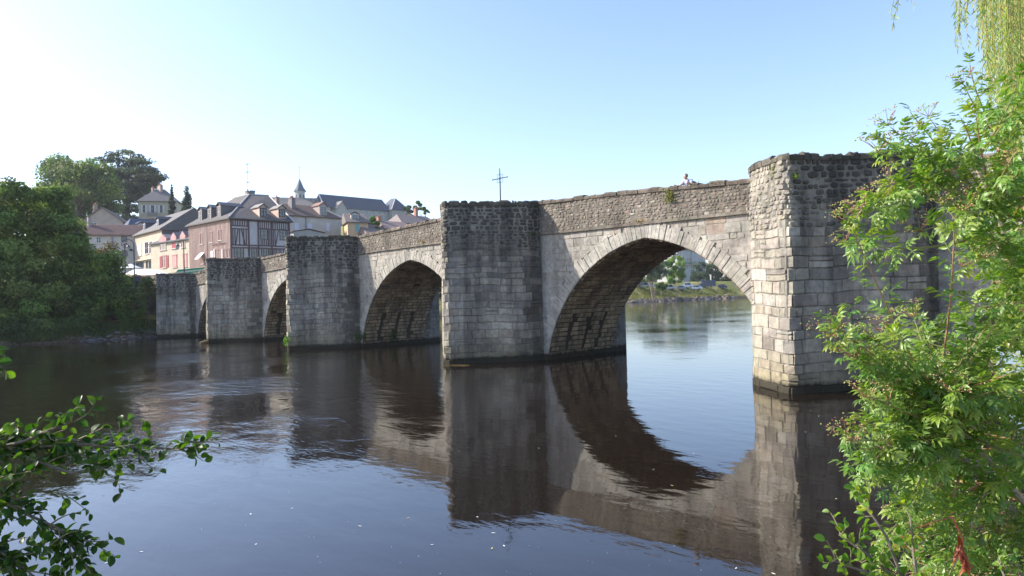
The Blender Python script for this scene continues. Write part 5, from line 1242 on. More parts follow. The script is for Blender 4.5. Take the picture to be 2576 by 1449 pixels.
for (x, D, L, Hh, c, lab, k) in ((1600, 226, 4.2, 1.5, GRY, 'dark grey hatchback half cut off by the vault, leftmost of the parked cars', 'car'),
    (1618, 228, 4.6, 1.6, SIL, 'light silver estate car, second from the left of the parked row', 'car'),
    (1650, 232, 4.3, 1.5, WH, 'white car mostly hidden by the three-stemmed tree', 'car'),
    (1681, 236, 4.5, 1.55, SIL, 'silver saloon car between the low bush and the upright green tree', 'car'),
    (1709, 240, 4.0, 1.45, (.25, .3, .32), 'grey green car right behind the thin trunk of the upright tree', 'car'),
    (1727, 243, 4.2, 1.6, WH, 'white car with dark rear window seen from behind, left of the white saloon', 'car'),
    (1748, 246, 4.6, 1.5, (.8, .8, .8), 'white saloon car parked in front of the dark van', 'car'),
    (1778, 252, 5.6, 2.3, DKB, 'dark blue van, the tallest vehicle in the row', 'van'),
    (1812, 258, 4.3, 1.5, (.03, .05, .06), 'black car at the right end of the row beyond the van', 'car')):
    car((x, 720), D, L, Hh, c, lab, k, yaw=radians(44) if k == 'car' else radians(40))
# post beyond the van
q = at_depth((1788, 700), 270); T = thing('white_post', (q[0], q[1], 4), 'slim white post behind the dark van', 'post'); mb = MB(); mb.tube([(q[0], q[1], 4), (q[0], q[1], 9)], .25, 6, (.75, .75, .75)); mb.build('post_shaft', M['plaster'], T); mb = MB(); mb.box((q[0], q[1], 9.1), (.8, .8, .2), (.6, .6, .6)); mb.build('post_cap', M['plaster'], T)
# ---- rocks along the far shore and left bank
def rock_mesh(seed, k=1.0):
    r = np.random.default_rng(seed); V = []; F = []; n = 8
    rings = [(.0, -.5), (.75, -.35), (1.0, .0), (.7, .38), (0, .55)]
    V.append((0, 0, -.5))
    for (rad, z) in rings[1:4]:
        for j in range(n): a = 2*pi*j/n; q = rad*r.uniform(.75, 1.2); V.append((q*cos(a), q*sin(a)*.8, z+r.uniform(-.12, .12)))
    V.append((0, 0, .5)); 
    for j in range(n): F.append((0, 1+(j+1) % n, 1+j)); F.append((1+2*n+j, 1+2*n+(j+1) % n, 1+3*n))
    for q in range(2):
        for j in range(n): F.append((1+q*n+j, 1+q*n+(j+1) % n, 1+(q+1)*n+(j+1) % n, 1+(q+1)*n+j))
    return V, F
rm_ = []
for i in range(6):
    V, F = rock_mesh(i); mb = MB(); mb.add(V, F, [(.12, .11, .10), (.18, .16, .135), (.09, .085, .085), (.24, .18, .13), (.14, .135, .13), (.10, .085, .07)][i]); o = mb.build('bank_rock', M['rock']); rm_.append(o.data); bpy.data.objects.remove(o)
r5 = np.random.default_rng(55); cnt = 0
stuffV, stuffF, stuffC = [], [], []
def shore_rock(x, y, z, s, single):
    me = rm_[int(r5.integers(6))]; a = r5.uniform(0, 6.28)
    if single:
        o = bpy.data.objects.new('bank_rock', me); COL.objects.link(o); o.location = (x, y, z); o.scale = (s, s, s*r5.uniform(.6, .9)); o.rotation_euler = (0, 0, a)
        tag(o, 'boulder in the stone bank along the water edge of the far shore', 'rock', 'boulders along the far shore')
    else:
        V = np.array([v.co[:] for v in me.vertices])*s; ca, sa = cos(a), sin(a); b = len(stuffV)
        for v in V: stuffV.append((x+v[0]*ca-v[1]*sa, y+v[0]*sa+v[1]*ca, z+v[2]*.8))
        col = me.color_attributes['tint'].data[0].color[:]
        for p in me.polygons: stuffF.append(tuple(b+k for k in p.vertices))
        stuffC.extend([col]*len(V))
def on_shore(px, D_lo, D_hi):
    """walk out along the view ray over the water until the bank is met"""
    d = ray((px, 745)); d = d/np.linalg.norm(d[:2]); 
    for t in np.arange(D_lo, D_hi, .5):
        p = CAMP+d*t
        if gz(p) > -.15 and -p[0] > 30: return p
    return None
for px in np.arange(1578, 1852, 2.3):
    p = on_shore(px, 60, 420)
    if p is None: continue
    for k in range(3):
        off = r5.uniform(-.4, 2.2); dd = unit(p[:2]); q = (p[0]+dd[0]*off, p[1]+dd[1]*off); s = r5.uniform(.35, .95); cnt += 1
        shore_rock(q[0], q[1], gz(q)+.1, s, k == 0 and cnt % 2 == 1 and s > .45)
for px in np.arange(205, 392, 2.2):
    p = on_shore(px, 60, 95)
    if p is None: continue
    for k in range(2):
        off = r5.uniform(-.3, .9); dd = unit(p[:2]); q = (p[0]+dd[0]*off, p[1]+dd[1]*off); s = r5.uniform(.12, .38); shore_rock(q[0], q[1], gz(q)+.05, s, False)
mb = MB(); mb.v, mb.f, mb.c = stuffV, stuffF, stuffC; tag(mb.build('bank_rubble', M['rock']), 'small broken stones heaped along the water edge of the far banks', 'rubble', kind='stuff')
# grass tufts along the far bank and left bank strip
def tufts(name, pts, hgt, col, lab, seed, parent=None):
    r = np.random.default_rng(seed); P = np.repeat(np.array(pts), 9, 0); n = len(P); P = P+r.normal(size=(n, 3))*np.array([.12, .12, 0]); a = r.uniform(0, 2*pi, n); lean = r.normal(size=(n, 3))*np.array([.35, .35, 0])*hgt; w = .03+hgt*.05
    u = np.stack([np.cos(a), np.sin(a), 0*a], 1)*w; hh = hgt*r.uniform(.5, 1.3, n)[:, None]*np.array([0, 0, 1.])
    V = np.stack([P-u, P+u, P+hh+lean], 1).reshape(-1, 3); C = np.repeat(np.concatenate([np.array(col)*r.uniform(.6, 1.4, (n, 1)), np.ones((n, 1))], 1), 3, 0)
    o = np_mesh(name, V, np.arange(3*n).reshape(-1, 3), M['leaf_far'], parent, C); tag(o, lab, 'grass', kind='stuff'); return o
pts = []
for px in np.arange(1578, 1852, .9):
    p = on_shore(px, 100, 420)
    if p is not None:
        dd = unit(p[:2])
        for _ in range(3): off = r5.uniform(1.5, 14); q = (p[0]+dd[0]*off, p[1]+dd[1]*off); pts.append((*q, gz(q)))
tufts('far_bank_grass', pts, .55, (.16, .17, .05), 'dry grass and weeds on the sunlit bank below the parked cars', 6)
pts = []
for px in np.arange(-40, 395, .7):
    p = on_shore(px, 55, 95)
    if p is not None:
        dd = unit(p[:2])
        for _ in range(3): off = r5.uniform(.4, 3.5); q = (p[0]+dd[0]*off, p[1]+dd[1]*off); pts.append((*q, gz(q)))
tufts('left_bank_grass', pts, .35, (.07, .10, .03), 'rough grass and weeds on the shaded left bank', 7)
# ------------------------------------------------------------------ on the bridge: iron cross, person
cx_, cz0 = on_y(D4(1877, 753), YF+.3)[0], 8.3
top_c = on_y(D4(1869, 632), YF+.3); mid_c = on_y(D4(1871, 670), YF+.3)
CR = thing('iron_cross', (cx_, YF+.3, cz0-.2), 'slender wrought iron cross with scrollwork standing on the middle pier', 'cross')
mb = MB(); mb.tube([(cx_, YF+.3, cz0-.25), (cx_, YF+.3, mid_c[2]), (cx_, YF+.3, top_c[2])], [.04, .034, .022], 6); mb.build('upright', M['iron'], CR)
mb = MB(); mb.tube([(cx_-.62, YF+.3, mid_c[2]), (cx_+.62, YF+.3, mid_c[2])], .026, 6); 
mb.build('crossbar', M['iron'], CR)
for sx in (-1, 1):
    mb = MB(); mb.tube([(cx_+sx*.62, YF+.3, mid_c[2]), (cx_+sx*.65, YF+.3, mid_c[2])], [.04, .03], 6); mb.build('end_knob', M['iron'], CR)
for q in range(4):
    mb = MB(); a0 = q*pi/2+pi/4; pts = []
    for k in range(13):
        t = k/12*2*pi*.8; r0 = .13*(1-.35*k/12); pts.append((cx_+.2*cos(a0)+r0*cos(a0+pi+t), YF+.3, mid_c[2]+.2*sin(a0)+r0*sin(a0+pi+t)))
    mb.tube(pts, .012, 4); mb.build('scroll', M['iron'], CR)

def skin_body(name, verts, edges, radii, mat, parent, sub=2):
    me = bpy.data.meshes.new(name); o0 = origin(parent); me.from_pydata([(v[0]-o0[0], v[1]-o0[1], v[2]-o0[2]) for v in verts], edges, []); o = bpy.data.objects.new(name, me); COL.objects.link(o)
    m = o.modifiers.new('s', 'SKIN'); m.use_smooth_shade = True; sv = me.skin_vertices[0].data
    for i, r in enumerate(radii): sv[i].radius = (r, r) if np.isscalar(r) else r
    sv[0].use_root = True; m2 = o.modifiers.new('d', 'SUBSURF'); m2.levels = sub; m2.render_levels = sub
    bpy.context.view_layer.update(); dg = bpy.context.evaluated_depsgraph_get(); nm = bpy.data.meshes.new_from_object(o.evaluated_get(dg)); nm.name = name
    bpy.data.objects.remove(o); nm.materials.clear(); nm.materials.append(mat)
    if 'tint' not in nm.color_attributes: nm.color_attributes.new('tint', 'FLOAT_COLOR', 'POINT').data.foreach_set('color', np.ones(len(nm.vertices)*4, np.float32))
    nm.polygons.foreach_set('use_smooth', [True]*len(nm.polygons)); o = bpy.data.objects.new(name, nm); COL.objects.link(o); o.parent = parent; return o
def tinted(o, c):
    a = o.data.color_attributes['tint']; a.data.foreach_set('color', np.tile(np.array([*c, 1], np.float32), len(o.data.vertices)))
# he stands at the parapet, leaning forward on it, looking downstream to the left
hp = on_y(D4(2570, 659), YF+.8); px_, py_ = hp[0], hp[1]; dz = deckz(px_)
PE = thing('person', (px_, py_+.35, dz), 'person in a white shirt with a dark blue backpack leaning on the bridge parapet', 'person')
hz = hp[2]-.03
Z = lambda f: dz+f
sh = hz-.215
V = [(px_+.38, py_+.42, Z(.95)), (px_+.22, py_+.30, Z(.95)+(sh-Z(.95))*.5), (px_+.02, py_+.12, sh), (px_, py_+.06, sh+.1), (px_, py_, hz-.02),
     (px_-.17, py_+.10, sh-.02), (px_-.26, py_-.12, sh-.24), (px_-.2, YF+.25, topz(px_)+.06), (px_-.19, YF+.15, topz(px_)+.08),
     (px_+.22, py_+.14, sh-.02), (px_+.34, py_-.02, sh-.22), (px_+.42, YF+.28, topz(px_)+.07), (px_+.44, YF+.17, topz(px_)+.08),
     (px_+.2, py_+.45, Z(.5)), (px_-.07, py_+.42, Z(.08)), (px_-.07, py_+.28, Z(.04)), (px_+.4, py_+.45, Z(.5)), (px_+.17, py_+.42, Z(.08)), (px_+.17, py_+.28, Z(.04))]
Ed = [(0, 1), (1, 2), (2, 3), (3, 4), (2, 5), (5, 6), (6, 7), (7, 8), (2, 9), (9, 10), (10, 11), (11, 12), (0, 13), (13, 14), (14, 15), (0, 16), (16, 17), (17, 18)]
Rd = [.14, .14, .12, .055, .085, .06, .042, .032, .03, .06, .042, .032, .03, .075, .05, .04, .075, .05, .04]
skin_body('body', V, Ed, Rd, M['skin'], PE)
o = skin_body('shirt', [(px_+.36, py_+.42, Z(.92)), V[1], V[2], V[5], ((V[5][0]+V[6][0])/2-.01, (V[5][1]+V[6][1])/2, (V[5][2]+V[6][2])/2), V[9], ((V[9][0]+V[10][0])/2+.01, (V[9][1]+V[10][1])/2, (V[9][2]+V[10][2])/2), (V[3][0]+.01, V[3][1]+.02, V[3][2]-.02)], [(0, 1), (1, 2), (2, 3), (3, 4), (2, 5), (5, 6), (2, 7)], [.16, .17, .16, .095, .08, .095, .08, .085], M['cloth'], PE); tinted(o, (.50, .50, .68))
o = skin_body('trousers', [(px_+.38, py_+.42, Z(.95)), V[13], V[14], V[16], V[17]], [(0, 1), (1, 2), (0, 3), (3, 4)], [.16, .095, .07, .095, .07], M['cloth'], PE); tinted(o, (.06, .06, .08))
o = skin_body('backpack', [(px_+.20, py_+.16, sh-.03), (px_+.33, py_+.26, sh-.2), (px_+.42, py_+.36, sh-.38)], [(0, 1), (1, 2)], [(.17, .12), (.21, .15), (.17, .12)], M['cloth'], PE); tinted(o, (.03, .035, .14))
mb = MB()
for s in (-.09, .12): mb.tube([(px_+s+.12, py_+.2, sh+.06), (px_+s, py_+.0, sh+.02), (px_+s-.02, py_+.02, sh-.2)], .02, 5, (.05, .06, .2))
mb2 = MB(); mb2.v, mb2.f, mb2.c = mb.v, mb.f, mb.c; mb2.build('strap', M['cloth'], PE)
# head details: hair, ears, nose, eyes, mouth; facing left along the bridge and slightly out
hd = np.array([px_, py_, hz]); fx = unit(np.array([-.86, -.5, -.05]))
def blob(name, c, rx, mat, col=(1, 1, 1), n=10, m=7, par=PE, cut=None):
    mb = MB(); V = []; F = []
    for i in range(m+1):
        th = pi*i/m
        for j in range(n): a = 2*pi*j/n; V.append(c+np.array([rx[0]*sin(th)*cos(a), rx[1]*sin(th)*sin(a), rx[2]*cos(th)]))
    for i in range(m):
        for j in range(n): F.append((i*n+j, (i+1)*n+j, (i+1)*n+(j+1) % n, i*n+(j+1) % n))
    mb.add(V, F, col); return mb.build(name, mat, par, smooth=True)
hdo = blob('head', hd, (.092, .085, .118), M['skin'])
blob('hair', hd-fx*.028+np.array([0, 0, .03]), (.098, .094, .105), M['cloth'], (.16, .16, .19), par=PE)
blob('nose', hd+fx*.095+np.array([0, 0, -.01]), (.016, .014, .022), M['skin'])
sd = np.cross(fx, np.array([0, 0, 1.])); 
for s in (-1, 1):
    blob('ear', hd+sd*s*.088, (.018, .012, .03), M['skin']); blob('eye', hd+fx*.08+sd*s*.034+np.array([0, 0, .015]), (.010, .010, .008), M['cloth'], (.03, .03, .03))
blob('mouth', hd+fx*.086+np.array([0, 0, -.052]), (.014, .02, .006), M['cloth'], (.3, .12, .1))

# ------------------------------------------------------------------ moss, ferns, driftwood
def tuft(name, p, n_, rad, h, lab, seed, col=(.16, .22, .04), cat='plant'):
    r = np.random.default_rng(seed); T = thing(name, tuple(p), lab, cat); P = np.array(p)+r.normal(size=(n_, 3))*np.array(rad)*.5; Nn = r.normal(size=(n_, 3))+np.array([-.3, -.6, .4]); Nn /= np.linalg.norm(Nn, axis=1)[:, None]
    V, F = leaf_quads(P, Nn, h, r, .35); C = np.repeat(np.concatenate([np.array(col)*r.uniform(.5, 1.5, (n_, 1)), np.ones((n_, 1))], 1), 4, 0)
    np_mesh('foliage', V, F, M['leaf_far'], T, C); mb = MB(); mb.tube([np.array(p)+np.array([0, .06, -.02]), np.array(p)+np.array([0, -.02, .05])], .02, 5, (.2, .18, .1)); mb.build('stem', M['twig'], T)
def onnose(px, pier):
    cxx, hw, tdx, ty, zt = PIERS[pier]; sf, LEN = plan_surf(nose_plan(cxx, hw, tdx, ty), zref=zt); best = None
    for u in np.linspace(0, LEN, 160):
        for z in np.linspace(-.1, zt, 60):
            q = np.array(sf(u, z, .05)); v = q-CAMP; w = v @ FWD; e = (PX+FOC*(v @ RIGHT)/w-px[0])**2+(PY-FOC*(v @ UP)/w-px[1])**2+w*2.0
            if best is None or e < best[0]: best = (e, q)
    return best[1]
for px, pier, n_, rad, h, lab, c in ((D4(2897, 640), 4, 26, (.12, .12, .25), .045, 'upper moss tuft on the sunlit corner of the nearest pier', (.2, .2, .05)), (D4(2895, 720), 4, 60, (.14, .14, .22), .05, 'largest hanging fern tuft on the sunlit corner of the nearest pier', (.17, .2, .04)), (D4(2983, 655), 4, 16, (.09, .09, .08), .05, 'tiny bright green tuft on the dark top of the nearest pier', (.14, .24, .03)),
    (D4(1073, 1278), 2, 70, (.22, .22, .35), .08, 'bright green weed at the waterline of the third pier', (.14, .28, .03)), (D4(2000, 880), 3, 30, (.2, .2, .12), .06, 'small fern growing high on the middle pier', (.09, .15, .03))):
    tuft('wall_fern', onnose(px, pier), n_*2, rad, h, lab, int(px[0]), c)
tuft('wall_shrub', on_y(D4(2510, 735), YF-.14), 170, (.28, .1, .4), .06, 'yellow green plant sprouting from the parapet between the two nearest piers', 5, (.15, .17, .035))
for (x, y, n_, rad, lab, c) in ((2395, 830, 50, (.35, .05, .08), 'orange lichen patch on the string course left of the fern', (.25, .18, .03)), (2590, 690, 60, (.5, .1, .08), 'olive moss cushion along the parapet top beside the person', (.12, .11, .03)), (2680, 685, 60, (.5, .1, .1), 'wide olive moss on the parapet top near the big pier', (.12, .12, .03)), (1583, 905, 40, (.3, .05, .08), 'orange lichen patch on the string course over the second arch', (.3, .2, .02)), (1955, 880, 10, (.2, .1, .1), 'small moss patch below the string course', (.12, .14, .03))):
    tuft('moss_patch', on_y(D4(x, y), YF-.15), n_*2, rad, .03, lab, x, c, 'moss')
for (x, y, lab) in ((1350, 1262, 'dark green fern at the foot of the second arch, left one'), (1463, 1258, 'dark green fern at the foot of the second arch, right one')):
    q = on_x(D4(x, y), PIERS[2][0]+PIERS[2][1]+.1); tuft('arch_fern', q, 160, (.5, .5, .35), .10, lab, x, (.05, .10, .03))
q = on_z(D4(768, 1283), .06); DW = thing('driftwood', (q[0], q[1], 0), 'pale driftwood log floating against the second pier from the left', 'log'); mb = MB(); e = on_z(D4(750, 1286), .08); f_ = on_z(D4(790, 1279), .08); mb.tube([e, (e+f_)/2+np.array([0, 0, .04]), f_], [.10, .14, .08], 7, (3.2, 3.0, 1.9)); mb.build('log', M['bark'], DW); mb = MB(); mb.tube([(e+f_)/2, (e+f_)/2+np.array([.2, -.1, .25])], [.05, .02], 5, (3, 2.8, 1.9)); mb.build('branch_stub', M['bark'], DW)
q = on_z(D4(1700, 1369), .02); DW = thing('floating_stick', (q[0], q[1], 0), 'thin yellow reed stem floating at the foot of the middle pier', 'stick'); mb = MB(); a = on_z(D4(1650, 1370), .02); b = on_z(D4(1760, 1369), .02); mb.tube([a, q, b], .009, 5, (2.2, 1.9, 1.0)); mb.build('stem', M['bark'], DW)

# ------------------------------------------------------------------ floating leaves and flecks
fl = []
F6 = [(-1, 0, 0), (-.5, .42, .02), (.4, .4, .01), (1, 0, .03), (.4, -.4, .01), (-.5, -.42, .02)]
mbf = MB(); mbf.add(F6, [(0, 1, 2, 3, 4, 5)], (.42, .36, .14)); fo = mbf.build('floating_leaf', M['fleck']); fm = fo.data; bpy.data.objects.remove(fo)
mbf = MB(); mbf.add(F6, [(0, 1, 2, 3, 4, 5)], (.75, .75, .7)); fo = mbf.build('floating_leaf', M['fleck']); fw = fo.data; bpy.data.objects.remove(fo)
spots = [(940, 1927, 1.4, 1), (1530, 1942, 1.3, 0), (1350, 1972, 1.2, 1), (1620, 2042, .9, 1), (1790, 1938, 1.0, 1), (1845, 2056, 1.5, 0), (1850, 1998, 1.3, 1), (1890, 2046, 1.2, 1), (2520, 1820, 1.5, 0), (2310, 1635, 1.1, 1), (1720, 1692, 1.2, 0), (2020, 1680, 1.0, 1), (2190, 1655, 1.0, 1), (3135, 1870, 1.4, 0), (1095, 1905, 1.0, 1), (960, 2040, 1.0, 1), (530, 2068, 1.0, 1), (400, 2110, 1.0, 1), (2900, 2150, 1.2, 1), (2760, 2130, 1.0, 1), (3070, 1560, 1.2, 1), (3040, 1540, 1.0, 1), (3020, 1620, 1.0, 1), (2600, 1700, 1, 1), (2450, 1760, 1, 1)]
r6 = np.random.default_rng(66)
for (x, y, s, w) in spots:
    q = on_z(D4(x, y), .006); o = bpy.data.objects.new('floating_leaf', fw if w else fm); COL.objects.link(o); o.location = q; k = .018*s; o.scale = (k*1.5, k, k); o.rotation_euler = (0, 0, r6.uniform(0, 6.3))
    tag(o, 'tiny pale leaf or petal drifting on the calm water' if w else 'small yellow leaf drifting on the calm water', 'leaf', 'pale petals on the water' if w else 'yellow leaves on the water')
V, F = [], []
for k in range(130):
    x, y = r6.uniform(600, 3300), r6.uniform(1400, 2160); q = on_z(D4(x, y), .004); a = r6.uniform(0, 6.3); s = r6.uniform(.004, .009); ca, sa = cos(a)*s, sin(a)*s; b = len(V)
    V += [(q[0]-ca, q[1]-sa, .005), (q[0]-sa*.5, q[1]+ca*.5, .006), (q[0]+ca, q[1]+sa, .005), (q[0]+sa*.5, q[1]-ca*.5, .006)]; F.append((b, b+1, b+2, b+3))
mb = MB(); mb.add(V, F, (.8, .8, .78)); tag(mb.build('floating_flecks', M['fleck']), 'tiny pale specks of seed and foam scattered on the water', 'flecks', kind='stuff')

# ------------------------------------------------------------------ foreground foliage
def blade(L, Wd, curl, fold, n=4, serr=0.0, shape=None):
    """one leaflet along +x, folded along its midrib: verts, quads"""
    V = []; 
    for i in range(n+1):
        t = i/n; w = (shape(t) if shape else sin(pi*min(1, t*1.04+.02)**.8)) * Wd/2
        x = L*t*(1-.12*curl*t); z = -curl*L*.45*t*t
        V += [(x, -w, z+fold*w), (x, 0, z), (x, w, z+fold*w)]
    F = []
    for i in range(n):
        a = i*3; b = a+3; F += [(a, a+1, b+1, b), (a+1, a+2, b+2, b+1)]
    return np.array(V), F
def xform(V, R3, t): return V @ np.array(R3).T+np.array(t)
def frame_from(d, up=(0, 0, 1), roll=0.0):
    d = unit(d); u = np.cross(up, d); 
    if np.linalg.norm(u) < 1e-3: u = np.array([0, 1, 0.])
    u = unit(u); w = np.cross(d, u); c, s = cos(roll), sin(roll); return np.stack([d, c*u+s*w, -s*u+c*w], 1)
def compound_leaf(seed, nl=7, L=.20):
    r = np.random.default_rng(seed); V, F = [], []
    def addp(v, f):
        b = sum(len(q) for q in V); V.append(v); F.extend([tuple(b+i for i in t) for t in f])
    rach = np.array([[0, 0, 0], [L*.35, 0, .006], [L*.68, 0, .0]]); w = .0016
    v = []; 
    for p in rach: v += [p+[0, -w, 0], p+[0, w, 0]]
    addp(np.array(v), [(0, 1, 3, 2), (2, 3, 5, 4)])
    pos = [.28, .52, .68] if nl == 7 else [.36, .66]
    for k, t in enumerate(pos):
        for s in (-1, 1):
            v, f = blade(L*r.uniform(.38, .5), L*r.uniform(.12, .155), r.uniform(.3, .9), r.uniform(.15, .5)); d = np.array([.55+.2*k, s, r.uniform(-.35, .1)]); addp(xform(v, frame_from(d), (L*t, 0, 0)), f)
    v, f = blade(L*r.uniform(.46, .56), L*r.uniform(.17, .21), r.uniform(.4, 1.0), r.uniform(.15, .5)); addp(xform(v, frame_from((1, r.uniform(-.2, .2), -.2)), (L*.68, 0, 0)), f)
    return np.concatenate(V), F
def berry_head(seed):
    """flat umbel of small green berries on a red branching stalk"""
    r = np.random.default_rng(seed); mb = MB(); c0 = np.array([0, 0, 0.])
    for k in range(6):
        a = k*pi/3+r.uniform(-.3, .3); e = np.array([.055*cos(a), .055*sin(a), .055+r.uniform(-.01, .01)]); mb.tube([c0, e*.6+np.array([0, 0, .004]), e], [.0022, .0016, .001], 3, (.26, .13, .08), cap=False)
        for j in range(9):
            p = e+np.array([r.normal()*.017, r.normal()*.017, .012+r.uniform(-.006, .008)]); s = r.uniform(.0030, .0045); c = (.34, .34, .10) if r.random() < .7 else (.30, .12, .09)
            mb.add([p+np.array(d)*s for d in ((1, 0, 0), (0, 1, 0), (-1, 0, 0), (0, -1, 0), (0, 0, 1), (0, 0, -1))], [(0, 1, 4), (1, 2, 4), (2, 3, 4), (3, 0, 4), (1, 0, 5), (2, 1, 5), (3, 2, 5), (0, 3, 5)], c)
            mb.add([e, e+np.array([.001, 0, 0]), p], [(0, 1, 2)], (.25, .17, .08))
    return mb
def np_from(Vl, F, cols=None): return np.asarray(Vl, np.float32), F
class Plant:
    def __init__(s, name, loc, label, cat, leafmat): s.T = thing(name, loc, label, cat); s.mat = leafmat; s.leaves = []; s.heads = []; s.protos = []; s.tw = []
    def proto(s, V, F, col=(1, 1, 1)):
        mb = MB(); mb.v = [tuple(v) for v in V]; mb.f = F; mb.c = [(*col, 1)]*len(V); o = mb.build('leaf', s.mat, None, smooth=False); me = o.data; bpy.data.objects.remove(o); s.protos.append(me); return len(s.protos)-1
    def leaf(s, k, p, R3, sc): s.leaves.append((k, np.array(p, float), np.array(R3), sc))
    def finish(s, limit=300, name='leaf', headmesh=None, vmat=None, var=.3, seed=0):
        r = np.random.default_rng(seed); o0 = np.array(origin(s.T)); L = sorted(s.leaves, key=lambda q: np.linalg.norm(q[1]-CAMP)/q[3]); vis, rest = [], []
        for q in L:
            v = q[1]-CAMP; w = v @ FWD; inside = w > 0 and abs(v @ RIGHT)/w < .76 and abs(v @ UP)/w < .43
            (vis if inside and len(vis) < limit else rest).append(q)
        for (k, p, R3, sc) in vis:
            o = bpy.data.objects.new(name, s.protos[k]); COL.objects.link(o); o.parent = s.T; p = p-o0
            o.matrix_local = Matrix([[*(R3[i]*sc), p[i]] for i in range(3)]+[[0, 0, 0, 1]])
        if rest:
            data = []
            for me in s.protos: data.append((np.array([v.co[:] for v in me.vertices]), [tuple(p.vertices) for p in me.polygons], me.color_attributes['tint'].data[0].color[:3]))
            Vs, Fs, Cs = [], [], []; b = 0
            FA = [np.array([f for f in d[1]]) for d in data]
            for (k, p, R3, sc) in rest:
                v = data[k][0]*sc @ R3.T+p; Vs.append(v); Fs.append(FA[k]+b); b += len(v); c = np.array(data[k][2])*r.uniform(1-var, 1+var)*np.array([r.uniform(.85, 1.25), 1, r.uniform(.8, 1.1)]); Cs.append(np.tile(np.array([*c, 1]), (len(v), 1)))
            tag(np_mesh(name, np.concatenate(Vs), np.concatenate(Fs), s.mat, s.T, np.concatenate(Cs)), kind='stuff')
    def twig(s, pts, rad, col=(.2, .17, .12), name='branch', n=5):
        mb = MB(); mb.tube(pts, rad, n, col); s.tw.append((name, mb))
    def finish_twigs(s, limit=60):
        s.tw.sort(key=lambda q: -len(q[1].v)); J = MB()
        for i, (nm, mb) in enumerate(s.tw):
            if i < limit: mb.build(nm, M['twig'], s.T)
            else: b = len(J.v); J.v += mb.v; J.c += mb.c; J.f += [tuple(b+i for i in f) for f in mb.f]
        if J.v: tag(J.build('twig', M['twig'], s.T), kind='stuff')

# --- elder bush at the right
EL = Plant('elder_bush', (-.55, 6.6, .2), 'big elder bush with green berry heads overhanging the water on the right', 'bush', M['elder'])
for i in range(6): V, F = compound_leaf(i, 7 if i % 3 else 5, .145); EL.proto(V, F, [(1, 1, 1), (.85, .95, .9), (1.15, 1.05, 1), (.9, 1, .8), (1.3, 1.15, .9), (.75, .85, .8)][i])
HEADS = [berry_head(i) for i in range(3)]; hm = []
for h_ in HEADS: o = h_.build('berry_cluster', M['berry']); hm.append(o.data); bpy.data.objects.remove(o)
er = np.random.default_rng(21)
sil = [(172, 2425), (230, 2400), (275, 2330), (300, 2290), (345, 2195), (400, 2205), (440, 2330), (500, 2240), (530, 2120), (560, 2118), (600, 2200), (625, 2330), (700, 2340), (745, 2300), (770, 2170), (795, 2075), (850, 2090), (890, 2135), (935, 2160), (985, 2230), (1010, 2170), (1060, 2190), (1085, 2130), (1130, 2165), (1170, 2140), (1230, 2200), (1300, 2190), (1360, 2160), (1449, 2200), (1520, 2180)]
SY = [p[0] for p in sil]; SX = [p[1] for p in sil]
tips = [(2440, 165, 4.9), (2425, 215, 4.9), (2290, 283, 4.6), (2240, 320, 4.5), (2200, 345, 4.4), (2215, 385, 4.5), (2300, 352, 4.7), (2340, 300, 4.8), (2130, 545, 4.3), (2145, 575, 4.3), (2180, 515, 4.4), (2130, 612, 4.3), (2230, 500, 4.6), (2290, 470, 4.7), (2250, 455, 4.9), (2320, 580, 4.6), (2080, 800, 4.2), (2095, 850, 4.2), (2150, 770, 4.3), (2120, 830, 4.3), (2160, 905, 4.3), (2180, 955, 4.3), (2210, 860, 4.3), (2180, 1000, 4.2), (2240, 1020, 4.2), (2135, 1090, 4.1), (2150, 1110, 4.1), (2180, 1065, 4.2), (2145, 1170, 4.1), (2180, 1215, 4.1), (2210, 1150, 4.2)]
k = 0
while k < 255:
    y = er.uniform(200, 1500); xl = np.interp(y, SY, SX)+25; x = xl+(2640-xl)*er.random()**.85
    keep = 1.0
    if y < 470: keep = .35
    if 400 < y < 765 and x < 2420: keep = .07
    if y > 1180 and x > 2400: keep = .5
    if er.random() > keep: continue
    tips.append((x, y, er.uniform(3.9, 5.8)+(x-2200)/2600)); k += 1
root = np.array([-.35, 6.7, .1]); stems = []
for (sx_, sy_, sd_) in ((2600, 1000, 5.3), (2480, 900, 5.1), (2560, 650, 5.3), (2450, 600, 5.2), (2520, 350, 5.3), (2420, 1150, 4.9), (2350, 1000, 4.8), (2600, 1250, 5.0), (2450, 400, 5.1)):
    e = at_depth((sx_, sy_), sd_); m = root+(e-root)*.5+np.array([.1, .15, .15]); pts = [root, root+(m-root)*.5+np.array([.05, .1, 0]), m, e]; stems.append(pts)
    EL.twig(pts, [.045, .035, .028, .016], (.30, .25, .19) if sd_ != 5.3 else (.34, .22, .13), 'branch', 6)
snodes = [(pts[j]+(pts[j+1]-pts[j])*t) for pts in stems for j in (1, 2) for t in (.2, .5, .8, 1.0)]
SN = np.array(snodes)
outward = -RIGHT0*.8-FWD0*.25
